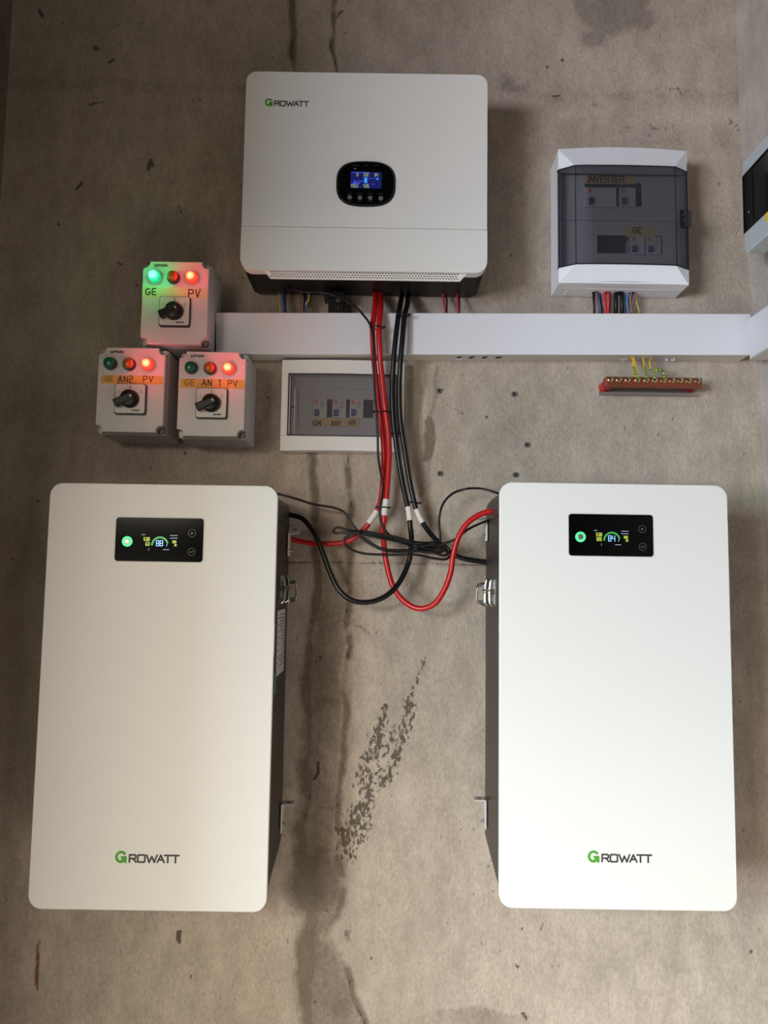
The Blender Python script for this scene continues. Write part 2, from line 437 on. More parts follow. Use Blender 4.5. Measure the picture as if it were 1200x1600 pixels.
# ------------------------------------------------------------------ the room
rs = np.random.RandomState(3)
def vnoise(X, Z, scale, seed):
    r = np.random.RandomState(seed); g = r.rand(256, 256)
    x, z = X*scale+40, Z*scale+40
    xi, zi = np.floor(x).astype(int), np.floor(z).astype(int); fx, fz = x-xi, z-zi
    fx, fz = fx*fx*(3-2*fx), fz*fz*(3-2*fz)
    g_ = lambda a, b: g[a % 256, b % 256]
    return (g_(xi, zi)*(1-fx)+g_(xi+1, zi)*fx)*(1-fz)+(g_(xi, zi+1)*(1-fx)+g_(xi+1, zi+1)*fx)*fz
def fbm(X, Z, s, seed, o=4):
    t = 0; a = .5
    for i in range(o): t = t+a*vnoise(X, Z, s*2**i, seed+i); a *= .5
    return t

def right_wall_x(z):
    return np.interp(z, [0, 1.70, 1.85, 2.06, 2.34, 3.0], [.748, .747, .745, .726, .719, .716])
LEFT_X = -.79
H = 2.9
def build_back_wall():
    st = .0036
    nx = int((.75-LEFT_X)/st)+1; zs = np.concatenate([np.linspace(0, .5, 12)[:-1], np.arange(.5, 2.72, st), np.linspace(2.73, H, 6)])
    nz = len(zs)
    xs = np.linspace(LEFT_X, .75, nx); X, Z = np.meshgrid(xs, zs)
    def w(px, py): p = hit(px, py, 0); return p.x, p.z
    WX = X+(fbm(X, Z, 22, 5)-.47)*.018; WZ = Z+(fbm(X, Z, 22, 15)-.47)*.018     # ragged edges
    def stroke(pts, width, soft=1.0):
        out = np.zeros_like(X)
        P = [w(*p[:2]) for p in pts]; W = [p[2] if len(p) > 2 else width for p in pts]
        for i in range(len(P)-1):
            (ax, az), (bx, bz) = P[i], P[i+1]; dx, dz = bx-ax, bz-az
            t = np.clip(((WX-ax)*dx+(WZ-az)*dz)/(dx*dx+dz*dz+1e-12), 0, 1)
            d = np.hypot(WX-ax-t*dx, WZ-az-t*dz); ww = (W[i]+(W[i+1]-W[i])*t)*.00125
            out = np.maximum(out, np.clip(1-d/ww, 0, 1)**soft)
        return out
    def blob(px, py, rx, ry):
        cx, cz = w(px, py); d = np.hypot((WX-cx)/(rx*.00125), (WZ-cz)/(ry*.00125))
        return np.clip(1.25-d, 0, 1)
    R = np.zeros_like(X); G = np.zeros_like(X); B = np.zeros_like(X)
    n1 = fbm(X, Z, 30, 21); n2 = fbm(X, Z, 60, 31, 3); n3 = fbm(X, Z, 90, 41, 3)
    # the plastered chase that runs down the wall and its damp edges
    chase1 = [(455,-20,5),(457,50,8),(456,82,10),(461,110,3),(475,300,8),(480,560,8),(488,740,8),(500,930,9),(485,985,9),(478,1060,13),(484,1110,12),(479,1180,16),(482,1250,18),(468,1300,14),(470,1350,22),(488,1400,20),(486,1450,16),(474,1520,18),(482,1620,14)]
    chase2 = [(525,-20,7),(521,30,7),(518,60,6),(524,110,3),(540,300,6),(548,560,7),(546,740,8),(545,940,8),(541,985,7),(545,1010,7),(536,1055,9),(540,1120,10),(535,1170,9),(532,1230,7),(527,1290,9),(526,1340,12),(533,1385,9),(528,1430,8),(505,1465,10),(530,1490,7),(546,1530,7),(560,1575,7),(580,1620,7)]
    br = np.clip((n1-.30)*2.6, .12, 1)
    wide = lambda c, k: [(p[0], p[1], p[2]*k) for p in c]
    R = np.maximum(R, stroke(wide(chase1, 1.5), 8, 1.2)*np.clip(br+.55,0,1)*.95); R = np.maximum(R, stroke(wide(chase2, 1.5), 8, 1.3)*np.clip(br[::-1]+.35,0,1)*.9)
    shift = [(p[0]+2, p[1], 2.6) for p in chase1]; B = np.maximum(B, stroke(shift, 3)*np.clip((n3-.50)*7, 0, .8)); B = np.maximum(B, stroke([(p[0]-1, p[1], 2.6) for p in chase2], 3)*np.clip((n2-.50)*7, 0, .8))
    zc = [w(*p[:2]) for p in chase1]; z2 = [w(*p[:2]) for p in chase2]
    a = np.interp(Z, [p[1] for p in zc][::-1], [p[0] for p in zc][::-1]); b = np.interp(Z, [p[1] for p in z2][::-1], [p[0] for p in z2][::-1])
    inside = np.clip((X-a)/.01, 0, 1)*np.clip((b-X)/.01, 0, 1)*np.clip((1.46-Z)/.06, 0, 1)
    R = np.maximum(R, inside*(.34+.30*n1))
    R = np.maximum(R, np.clip(blob(492,1382,44,58)*1.6,0,1)*.72); R = np.maximum(R, np.clip(blob(500,1330,34,22),0,1)*.6); R = np.maximum(R, blob(512,1375,34,50)*.55)
    R = np.maximum(R, blob(470,1300,22,30)*.6); R = np.maximum(R, np.clip(blob(480,1500,19,62)*1.4,0,1)*.75)
    R = np.maximum(R, blob(485,1215,14,40)*.6)
    B = np.maximum(B, stroke([(524,30,3),(530,22,7),(538,18,3)], 3)*.7)
    B = np.maximum(B, stroke([(520,0),(517,30),(524,55),(518,75),(523,95),(526,112)], 2.2)*.6)
    B = np.maximum(B, stroke([(456,60),(453,82),(457,90)], 7)*.6)
    # dark scuffs, speckled
    K = lambda c, k=1.3: [(p[0], p[1], p[2]*k) for p in c]
    sc = np.maximum(stroke(K([(602,1103,5),(595,1130,12),(587,1160,14),(578,1190,13),(566,1215,16),(560,1232,9)]), 10), stroke(K([(664,1025,4),(655,1052,5),(646,1080,3),(642,1098,12),(640,1120,9),(635,1142,13),(625,1170,12),(618,1195,10),(608,1215,10),(590,1232,9),(575,1250,13),(560,1270,20),(556,1300,22),(532,1295,10),(545,1340,10)]), 10))
    sc = np.maximum(sc, stroke(K([(617,1130,3),(611,1155,7),(600,1185,6)]), 6)); sc = np.maximum(sc, stroke(K([(590,1180,14),(580,1215,16),(570,1260,14)]), 14)*.7)
    SCUFF = np.clip(sc*1.25, 0, 1)
    # stains beside the cables
    R = np.maximum(R, stroke([(672,655,8),(671,690,12),(668,718,8)], 10, .5)*.9); R = np.maximum(R, stroke([(642,575,10),(645,640,12),(650,700,12),(660,770,12)], 12)*.50)
    R = np.maximum(R, stroke([(683,570,6),(676,640,9),(668,760,8),(675,850,8)], 8)*.40)
    # grey float marks near the ceiling
    G = np.maximum(G, np.clip(blob(955,5,62,58)*1.6, 0, 1)); G = np.maximum(G, blob(925,60,30,22)*.8); G = np.maximum(G, blob(1010,30,25,28)*.7)
    G = np.maximum(G, np.clip(blob(810,130,55,28), 0, 1)*.6*n1*1.8)
    z0 = w(900, 152)[1]; zz = Z+(fbm(X, Z, 7, 77)-.47)*.05
    band = np.exp(-((zz-z0)/.018)**2)*np.clip((X-.22)/.08, 0, 1); R = np.maximum(R, band*.30*(.3+n2))
    band2 = np.exp(-((zz-w(200,128)[1])/.022)**2)*np.clip((-.24-X)/.06, 0, 1); R = np.maximum(R, band2*.22)
    pale = np.exp(-((zz-z0+.045)/.03)**2)*np.clip((X-.26)/.08, 0, 1)
    R = np.maximum(R, np.clip((n2-.60)*6, 0, 1)*np.exp(-((Z-z0+.05)/.07)**2)*np.clip((X-.22)/.1, 0, 1)*.7)
    # rough zone at the bottom
    z3 = w(750, 1572)[1]; arch = z3-.0009*np.abs(X-.19)/.001*.10
    R = np.maximum(R, np.clip((arch-zz)/.01, 0, 1)*np.clip(1-np.abs(X-.19)/.2, 0, 1)*.42)
    # scattered small marks
    r = np.random.RandomState(11)
    for i in range(150):
        px, py = r.uniform(10, 1180), r.uniform(5, 1590); s = r.uniform(1.2, 4.2); k = r.uniform(.3, .8); an = r.uniform(-.5, .5)
        if px < 400 and r.rand() < .5: s *= 1.3
        pts = [(px, py, s), (px+s*an*2, py+s*r.uniform(-1, 1.5), s*.8)]
        cx, cz = w(px, py); ix = np.abs(xs-cx) < .02; iz = np.abs(zs-cz) < .02
        if not ix.any() or not iz.any(): continue
        gi = np.ix_(iz, ix)
        d = np.hypot((X[gi]-cx)*(1+abs(an)), (Z[gi]-cz)*(1-abs(an)*.4))+(n3[gi]-.45)*.006
        B[gi] = np.maximum(B[gi], np.clip(1.3-d/(s*.00125), 0, 1)*k)
    for pts, s, k in (([(280,1457),(280,1473)],5,.75),([(542,1455),(544,1470)],8,.5),([(1083,362),(1103,362),(1084,370),(1100,372),(1088,380),(1096,384)],2.0,.42),
                      ([(700,630),(713,637),(722,648)],2.4,.55),([(722,640),(725,655)],2.4,.5),([(810,1506),(812,1508)],4,.8),([(819,1583),(822,1592)],4,.9),
                      ([(62,15),(68,22)],6,.7),([(145,73),(150,76)],5,.7),([(165,95),(178,90)],3,.7),([(232,262),(236,250),(240,258)],6,.7),([(120,292),(128,284)],4,.7),
                      ([(268,283),(270,290)],2,.7),([(279,322),(281,332)],2,.7),([(184,410),(190,415)],5,.6),([(140,163),(162,161)],4,.6),
                      ([(490,1032),(494,1037)],2,.8),([(499,1028),(500,1036)],2,.8),([(495,1188),(496,1204),(492,1215)],4,.75),([(556,978),(570,988)],8,.45),([(1048,140),(1060,138),(1068,150)],2.4,.8),
                      ([(866,150),(876,150)],2.2,.8),([(845,1448),(846,1458)],3,.5),([(1150,365),(1156,350)],3,.5)):
        B = np.maximum(B, np.clip(stroke(pts, s)*1.5, 0, 1)*k)
    # horizontal pour joint behind the cables
    zj = w(600, 880)[1]+(X-0)*.002+(fbm(X, Z*0, 9, 91)-.47)*.004
    joint = np.clip(1-np.abs(Z-zj)/.0046, 0, 1)*(np.abs(X) < .5)
    B = np.maximum(B, joint*(.55+.4*n2))
    # rust streak
    RU = np.clip(stroke([(60,1470,1.6),(61,1490,3),(59,1515,4),(60,1545,2)], 3)*2.2, 0, 1)*.9
    PA = np.clip(stroke([(605,600,6),(612,660,5)], 6), 0, 1)*.0+pale*.8*n1
    PA = np.maximum(PA, stroke([(664,580,5),(662,640,6),(668,655,4)], 6)*.8)
    y = (fbm(X, Z, 3, 61)-.47)*.006+(fbm(X, Z, 16, 71)-.47)*.0012-(0.001*R)+joint*.0022
    y = np.clip(y*.5, -.0018, .0018)+.0014
    me = bpy.data.meshes.new('wall_back')
    nv = X.size; co = np.stack([X, y, Z], -1).reshape(-1, 3).astype(np.float32)
    idx = np.arange(nv).reshape(nz, nx); q = np.stack([idx[:-1,:-1], idx[:-1,1:], idx[1:,1:], idx[1:,:-1]], -1).reshape(-1, 4)
    me.vertices.add(nv); me.vertices.foreach_set('co', co.ravel())
    me.loops.add(q.size); me.loops.foreach_set('vertex_index', q.ravel().astype(np.int32))
    me.polygons.add(len(q)); me.polygons.foreach_set('loop_start', (np.arange(len(q))*4).astype(np.int32))
    me.update(calc_edges=True)
    for nm, chans in (('marks', (R, G, B)), ('marks_extra', (RU, PA, SCUFF))):
        at = me.attributes.new(nm, 'FLOAT_COLOR', 'POINT')
        at.data.foreach_set('color', np.stack([c.reshape(-1) for c in chans]+[np.ones(nv)], -1).astype(np.float32).ravel())
    me.shade_smooth(); me.materials.append(M['concrete'])
    o = bpy.data.objects.new('wall_back', me); C.objects.link(o)
    tag(o, 'bare grey plastered concrete wall behind all the equipment', 'wall', kind='structure')
build_back_wall()
mb = MB()
zz = list(np.linspace(0, H, 60)); fr = [float(right_wall_x(z)) for z in zz]
for i in range(59):
    mb.add([(fr[i], .02, zz[i]), (fr[i], -2.3, zz[i]), (fr[i+1], -2.3, zz[i+1]), (fr[i+1], .02, zz[i+1])], [(0, 1, 2, 3)])
mb.box(.76, .9, -2.3, .02, 0, H)
o = mb.build('wall_right', M['concrete_side'], smooth=True); tag(o, 'bare concrete side wall at the right edge', 'wall', kind='structure')
o = MB().box(LEFT_X-.12, LEFT_X, -1.05, .02, 0, H).build('wall_left', M['concrete_dark']); tag(o, 'short dark concrete return at the left edge', 'wall', kind='structure')
o = MB().box(-4.5, 1.2, -4, .02, -.1, 0).build('floor', M['concrete_side']); tag(o, 'concrete floor', 'floor', kind='structure')
o = MB().box(-4.5, 1.2, -2.7, .02, H, H+.1).build('ceiling', M['concrete_dark']); tag(o, 'concrete ceiling', 'ceiling', kind='structure')

pw = MB(); pw.box(-4.5, -3.0, -2.7, -2.6, 0, H); pw.box(-.9, 1.2, -2.7, -2.6, 0, H); pw.box(-3.0, -.9, -2.7, -2.6, 2.05, H)  # added out of view, jambs and lintel shape the daylight
o = pw.build('wall_rear', M['concrete_dark']); tag(o, 'unseen concrete wall with a wide doorway, added behind the photographer', 'wall', kind='structure')

# ------------------------------------------------------------------ logo
def logo(parent, x, z, h, y):
    """green G of height h at x, followed by dark capital letters"""
    g = MB(); cx, cz, r = x+h*.5, z+h*.5, h*.41
    ribbon(g, [(cx+r*math.cos(math.radians(a)), cz+r*math.sin(math.radians(a))) for a in range(42, 285, 9)], h*.20, y)
    t = .0002
    y -= .0006; g.prism([(cx-h*.02, cz+h*.06), (cx-h*.02, cz-h*.10), (cx+h*.12, cz-h*.10), (cx-h*.06, cz-h*.34), (cx-h*.02, cz-h*.51), (cx+h*.30, cz-h*.40), (cx+h*.30, cz-h*.50), (cx+h*.48, cz-h*.50), (cx+h*.48, cz+h*.06)][::-1], y+.0006, y-t); y += .0006
    o = g.build('logo_letter', M['logo_green'], parent); o['label'] = 'green capital letter G'
    l = MB(); hh = h*.60; xx = x+h*1.24; zz_ = z+h*.09
    for ch, dx, w_ in (('R', 0, .98), ('O', 1.22, 1.02), ('W', 2.50, 1.52), ('A', 4.08, 1.0), ('T', 5.12, .98), ('T', 6.24, .98)):
        s = w_/adv(ch)
        for stk in GL[ch]:
            ribbon(l, [(xx+(dx+px*s)*hh, zz_+pz*hh) for px, pz in stk], h*.142, y)
    o = l.build('logo_lettering', M['logo_dark'], parent); o['label'] = 'dark grey lettering ROWATT'

# ------------------------------------------------------------------ wall batteries
def battery(x0, z0, side, pct, low, label):
    """side = +1 when the connection side faces right, -1 when it faces left"""
    W, HH, DF = .386, .694, .207
    t = empty('wall_battery', (x0+W/2, 0, z0), label, 'battery', 'white wall batteries')
    hw = W/2
    # charcoal housing: side profile with the sloping lower back edge
    prof = rrect(-hw+.002, hw-.002, .0, HH-.004, .030, 8)
    body = MB()
    DB = DF-.011
    ring_f = [(x, -DB, max(z, .004)) for x, z in prof]
    def back(z): return z if z > .05 else .045+z*.1
    zb = [.030 + (z-.0)*(HH-.030)/(HH) for x, z in prof]
    ring_b = [(x, -.02, zb[i]) for i, (x, z) in enumerate(prof)]
    body.loft([ring_b, ring_f])
    body.build('housing', M['charcoal'], t, smooth=True)
    # seam of the removable top cover
    seam = MB(); s = side*(hw-.0018)
    zt = HH-.055
    seam.box(s-.0006*side, s+.0007*side, -DB+.001, -.021, zt-.0009, zt+.0009)
    seam.build('cover_seam', M['black_gap'], t)
    # front plate
    p = MB(); p.prism(rrect(-hw, hw, 0, HH, .022, 10), -DF+.0095, -DF)
    o = p.build('front_plate', M['white_paint'], t, smooth=True, bevel=.0014, seg=3)
    o['label'] = 'smooth white front plate with rounded corners'
    # display
    px0, px1, pz0, pz1 = -.078, .0695, HH-.131, HH-.0575
    if side < 0: px0, px1, pz0, pz1 = -.0765, .0655, HH-.123, HH-.0525
    d = MB(); d.prism(rrect(px0, px1, pz0, pz1, .005, 5), -DF+.001, -DF-.0012)
    dp = d.build('display_panel', M['black_glass'], t, smooth=True)
    rim = MB(); oo = rrect(px0-.0016, px1+.0016, pz0-.0016, pz1+.0016, .006, 5); rim.prism(oo, -DF+.001, -DF-.0004)
    rim.build('panel_rim', M['plate_edge'], t)
    y = -DF-.0013
    w_, h_ = px1-px0, pz1-pz0
    U = lambda u: px0+u*w_
    V = lambda v: pz0+v*h_
    b = MB(); b.disc_stack((U(.137), y, V(.45)), [(.0088, 0), (.0088, .0012), (.0075, .0022), (.0050, .0022), (.0050, .0012)], 32)
    ring = b.build('power_button', M['button_ring'], dp, smooth=True); ring['label'] = 'round button ringed in green light'
    b = MB(); b.disc_stack((U(.137), y, V(.45)), [(.0047, 0), (.0047, .0017), (.0040, .0022), (.0001, .0022)], 24)
    b.build('button_centre', M['button_centre'], dp, smooth=True)
    q = MB(); write(q, '530', U(.325), V(.475), .0052, y, .0008, .85, .26); q.build('voltage_reading', M['seg_yellow'], dp)['label'] = 'small yellow glowing digits 530'
    q = MB(); write(q, low, U(.325 if len(low) > 2 else .350), V(.365), .0052, y, .0008, .85, .26); q.build('current_reading', M['seg_yellow'], dp)['label'] = 'small yellow glowing digits ' + low
    q = MB(); write(q, '300', U(.650), V(.43), .0038, y, .0006, .8, .25); q.build('power_reading', M['seg_yellow'], dp)
    q = MB(); write(q, '34', U(.675), V(.355), .0034, y, .0006, .8, .25); q.build('temperature_reading', M['seg_yellow'], dp)
    q = MB(); write(q, pct, U(.470), V(.36), .0088, y, .0013, .95, .24)
    q.build('charge_reading', M['seg_blue'], dp)['label'] = 'large pale blue glowing digits %s' % pct
    q = MB(); write(q, '%', U(.585), V(.36), .0030, y, .0008); q.build('percent_mark', M['seg_blue'], dp)
    for u0, u1, v in ((.625, .67, .60), (.675, .705, .60), (.625, .67, .54), (.675, .705, .54), (.30, .335, .61), (.55, .615, .275)):
        q = MB(); ribbon(q, [(U(u0), V(v)), (U(u1), V(v))], .0010, y); q.build('caption_mark', M['seg_white'], dp)
    q = MB(); ribbon(q, [(U(.385), V(.25)), (U(.385), V(.30))], .0006, y); q.build('caption_mark', M['seg_white'], dp)
    q = MB(); ribbon(q, arc(U(.51), V(.37), .0132, .0135, 175, 20, 18), .0030, y)
    q.build('charge_gauge', M['gauge_green'], dp)['label'] = 'glowing green arc'
    for v, kind in ((.66, 'play'), (.235, 'enter')):
        q = MB(); c = (U(.873), V(v))
        ribbon(q, arc(c[0], c[1], .0062, .0062, 0, 360, 24), .0006, y)
        if kind == 'play': q.prism([(c[0]-.0018, c[1]-.0026), (c[0]+.0026, c[1]), (c[0]-.0018, c[1]+.0026)], y, y-.0002)
        else:
            ribbon(q, [(c[0]+.0026, c[1]+.0022), (c[0]+.0026, c[1]-.0004), (c[0]-.0016, c[1]-.0004)], .0008, y)
            q.prism([(c[0]-.0034, c[1]-.0004), (c[0]-.0012, c[1]-.0022), (c[0]-.0012, c[1]+.0014)], y, y-.0002)
        q.build('touch_key', M['icon_grey'], dp)
    lx = -.0545 if side > 0 else -.0485
    logo(t, lx, .0742 if side > 0 else .0735, .0185, -DF-.0001)
    # mounting brackets, seen edge on
    def bracket(z, drop, tilt, yc, wob):
        m = MB(); sx = side*(hw+.0005); th = .0022*side
        # leg lies against the housing, foot stands out sideways
        m.box(sx, sx+th, yc-.013, yc+.013, z-drop, z)
        a = len(m.v); m.box(sx, sx+side*.022, yc-.013, yc+.013, z-.0022, z)
        m.v = m.v[:a]+[(x, yv, zv+(yv-(yc-.013))*tilt) for x, yv, zv in m.v[a:]]
        br = m.build('mounting_bracket', M['zinc'], t, bevel=.0006)
        s_ = MB(); s_.disc_stack((sx+th, yc, z-drop*.76), [(.0042, 0), (.0042, .0022*side), (.0022, .0022*side), (.0022, .006*side)], 8, axis='x')
        s_.build('bolt', M['steel'], br, smooth=True)
        s_ = MB(); yy, zz_ = yc, z-.0022; s_.box(sx+side*.008, sx+side*.0155, yc-.002, yc+.003, z-.0026+(.013)*tilt, z+.0004+(.013)*tilt)
        s_.build('slot', M['black_gap'], br)
    bracket(z=HH-.071 if side > 0 else HH-.0495, drop=.043, tilt=.65 if side > 0 else .02, yc=-.047, wob=0)
    bracket(z=.128, drop=.052, tilt=.0, yc=-.045, wob=0)
    # chromed toggle latch
    la = MB(); sx = side*(hw-.002); zc = 1.383-z0; P = lambda o_, yv, zv: (sx+side*o_, yv, zc+zv)
    la.box(sx, sx+side*.0018, -.150, -.105, -.024+zc, .022+zc)
    for yv, o0 in ((-.120, .007), (-.062, .007)):
        la.tube(smooth_path([P(.001, yv, .024), P(o0*.7, yv, .018), P(o0, yv, 0), P(o0*.9, yv, -.020), P(.001, yv, -.026)], 5), .0018, 8)
    la.tube([P(.007, -.122, .002), P(.009, -.05, .002)], .0026, 8)
    la.tube([P(.006, -.122, -.003), P(.009, -.05, -.003)], .0016, 8)
    loop = smooth_path([P(.006, -.055, .014), P(.016, -.045, .013), P(.019, -.04, .004), P(.019, -.04, -.016), P(.014, -.042, -.022), P(.006, -.05, -.026), P(.006, -.055, -.012)], 6)
    la.tube(loop, .0022, 8)
    la.box(sx+side*.003, sx+side*.018, -.052, -.036, zc+.008, zc+.014); la.box(sx+side*.002, sx+side*.018, -.052, -.036, zc-.024, zc-.017)
    la.build('latch', M['chrome'], t, smooth=True)['label'] = 'shiny chrome toggle latch'
    if side > 0:
        n = MB(); s1 = side*(hw-.0015)
        n.prism_x([(-.060, 1.345-z0), (-.060, 1.232-z0), (-.150, 1.232-z0), (-.160, 1.244-z0), (-.160, 1.345-z0)], s1, s1+.0006)
        nl = n.build('rating_label', M['label_paper'], t); nl['label'] = 'white rating label with fine print'
        n = MB()
        for k in range(17):
            zz_ = 1.336-z0-k*.0056
            n.box(s1+.0006, s1+.0008, -.068, -.068-.020-.05*random.random(), zz_, zz_+.0018)
            if k % 2: n.box(s1+.0006, s1+.0008, -.135, -.153, zz_, zz_+.0018)
        n.build('fine_print', M['label_print'], nl)
        n = MB(); n.box(s1, s1+.0007, -.160, -.180, 1.205-z0, 1.240-z0); n.build('green_sticker', M['label_green'], t)
    n = MB(); s1 = side*(hw); n.box(s1-side*.0002, s1+side*.0005, -DF+.0005, -DF+.0090, 1.275-z0, 1.325-z0)
    sl = n.build('edge_sticker', M['label_paper'], t)
    n = MB()
    for k in range(14): n.box(s1+side*.0005, s1+side*.0007, -DF+.002, -DF+.0075, 1.278-z0+k*.0032, 1.279-z0+k*.0032+.0006*(k % 3))
    n.build('bar_print', M['label_print'], sl)
    return t
battery(-.5662, .8630, 1, '88', '63', 'white wall battery at the left, its display reading 88')
battery(.1955, .8755, -1, '84', '128', 'white wall battery at the right, its display reading 84')

# ------------------------------------------------------------------ inverter
def inverter():
    X0, X1, Z0, Z1, D = -.2700, .1818, 1.9630, 2.3465, .140
    t = empty('solar_inverter', (0, 0, 0), 'white hybrid inverter with a rounded black display, hung above the white cable duct', 'inverter')
    # black housing, narrowing to the terminal compartment below
    h = MB()
    def ring(x0, x1, d0, d1, z): return [(x0, -d0, z), (x1, -d0, z), (x1, -d1, z), (x0, -d1, z)]
    zb_ = hit(590, 459.5, .004).z-.004
    h.loft([ring(X0+.002, X1-.002, .001, D-.010, Z1-.008), ring(X0+.002, X1-.002, .001, D-.010, zb_+.002)])
    h.build('housing', M['black_metal'], t, smooth=True, bevel=.007, seg=3)
    h = MB(); h.box(X0+.012, X1-.012, -.008, -D+.020, zb_-.0006, zb_+.004); h.build('vented_base', M['perforated'], t)['label'] = 'black underside with fine punched holes'
    # front cover with a seam, made of an upper and a lower field
    zs = hit(570, 356, D).z
    c = MB(); c.prism(rrect(X0, X1, zs+.0006, Z1, [0.0005, .020, .020, .0005], 9), -D+.022, -D)
    c.build('front_cover', M['white_paint'], t, smooth=True, bevel=.0025, seg=3)
    c = MB(); c.prism(rrect(X0-.0005, X1+.0005, Z0, zs-.0006, [.022, .0005, .0005, .022], 9), -D+.022, -D)
    o = c.build('lower_cover', M['white_paint'], t, smooth=True, bevel=.0025, seg=3)
    c = MB(); c.box(X0+.003, X1-.003, -D+.021, -D+.0022, zs-.002, zs+.002); c.build('cover_seam', M['plate_edge'], t)
    # perforated white lip folded back below the cover
    a, b = hit(410, 422, D), hit(732, 429, D); a2, b2 = hit(422, 434, D-.012), hit(719, 438, D-.012)
    l = MB(); zt, zb = Z0+.004, (a2.z+b2.z)/2
    q = [(a.x, -D+.004, Z0+.003), (b.x, -D+.004, Z0+.003), (b2.x, -D+.016, zb), (a2.x, -D+.016, zb)]
    l.add(q+[(x, y+.003, z) for x, y, z in q], [(0, 3, 2, 1), (4, 5, 6, 7), (0, 1, 5, 4), (1, 2, 6, 5), (2, 3, 7, 6), (3, 0, 4, 7)])
    lip = l.build('vent_lip', M['white_paint'], t)
    hl = MB(); n = 66
    for row in range(3):
        f = .28+.24*row
        for i in range(n):
            u = (i+.5*(row % 2))/n
            if i == n-1 and row % 2: continue
            xx = a.x+.014+(b.x-a.x-.028)*u; yy = -D+.004+.012*f; zz_ = Z0+.003+(zb-Z0-.003)*f
            w_ = .0020
            hl.add([(xx-w_, yy-.0003, zz_-.0000), (xx, yy-.0003+.0006, zz_-.0013), (xx+w_, yy-.0003, zz_), (xx, yy-.0003-.0006, zz_+.0013)], [(0, 1, 2, 3)])
    o = hl.build('vent_holes', M['black_gap'], lip); o['kind'] = 'stuff'
    # display
    c = hit(571.5, 288, D); hw, hh = .0545, .0435
    def squircle(k, s=2.9): 
        return [(c.x+math.copysign(abs(math.cos(a))**(2/s), math.cos(a))*hw*k, c.z+math.copysign(abs(math.sin(a))**(2/s), math.sin(a))*hh*k) for a in [2*PI*i/56 for i in range(56)]]
    m = MB(); m.prism(squircle(1), -D+.001, -D-.003); dp = m.build('display_panel', M['black_glass'], t, smooth=True, bevel=.001)
    dp['label'] = 'rounded glossy black display panel'
    m = MB(); P = squircle(.955); y = -D-.0031
    for i in range(56): ribbon(m, [P[i], P[(i+1) % 56]], .0005, y)
    m.build('trim_ring', M['icon_grey'], dp)
    s0, s1 = hit(548, 270, D), hit(596, 296, D)
    m = MB(); m.box(s0.x, s1.x, y, y-.0003, s1.z, s0.z); scr = m.build('screen', M['lcd_back'], dp); scr['label'] = 'small dark blue glowing screen'
    y2 = y-.0004; w_, h_ = s1.x-s0.x, s0.z-s1.z; U = lambda u: s0.x+u*w_; V = lambda v: s1.z+v*h_
    m = MB()
    for (u0, v0, u1, v1, ww) in ((.03,.97,.60,.97,.0012),(.52,.60,.86,.60,.0007),(.10,.45,.10,.30,.0008),(.10,.32,.30,.32,.0009),(.16,.42,.38,.42,.0008),(.30,.42,.30,.30,.0007),(.34,.44,.48,.44,.0006),(.48,.25,.60,.25,.0009),(.70,.25,.78,.25,.0009),(.03,.27,.30,.27,.0008)):
        ribbon(m, [(U(u0), V(v0)), (U(u1), V(v1))], ww, y2)
    m.box(U(.12), U(.17), y2, y2-.0002, V(.28), V(.45)); m.build('flow_lines', M['lcd_band'], dp)
    m = MB(); m.box(U(.44), U(.54), y2, y2-.0002, V(.32), V(.66)); m.box(U(.84), U(.90), y2, y2-.0002, V(.52), V(.64)); m.build('flow_icons', M['lcd_cyan'], dp)
    m = MB(); write(m, '0', U(.20), V(.74), .0055, y2, .0008, .9, .2); write(m, '232', U(.42), V(.74), .0055, y2, .0008, .8, .2); write(m, '84', U(.78), V(.74), .0055, y2, .0008, .8, .2)
    write(m, '4163', U(.02), V(.04), .0058, y2, .0008, .8, .25); write(m, '426', U(.42), V(.04), .0058, y2, .0008, .8, .25)
    m.build('screen_digits', M['lcd_text'], dp)
    for bx in (546.5, 562.5, 578.5, 595):
        p = hit(bx, 309.5+(bx-546)*.03, D)
        m = MB(); m.disc_stack((p.x, y+.0005, p.z), [(.0042, 0), (.0042, .0008), (.0036, .0014), (.0001, .0014)], 20); m.build('push_button', M['button_grey'], dp, smooth=True)
    y3 = y
    for a0, a1 in ((551, 561), (569, 575), (584, 591)):
        p0, p1 = hit(a0, 260, D), hit(a1, 260, D); m = MB(); ribbon(m, [(p0.x, p0.z), (p1.x, p1.z)], .0006, y3); m.build('printed_caption', M['icon_grey'], dp)
    for bx in (546.5, 562.5, 578.5, 595):
        for zz_ in (304, 315.5): p0, p1 = hit(bx-3, zz_, D), hit(bx+3, zz_, D); m = MB(); ribbon(m, [(p0.x, p0.z), (p1.x, p1.z)], .0005, y3); m.build('printed_caption', M['icon_grey'], dp)
    p = hit(555, 265, D); m = MB(); m.disc_stack((p.x, y, p.z), [(.0009, 0), (.0007, .0004)], 12); m.build('status_light', M['seg_white'], dp)
    p = hit(414, 165.5, D); logo(t, p.x, p.z-.0005, .0146, -D-.0001)
    return t
inverter()

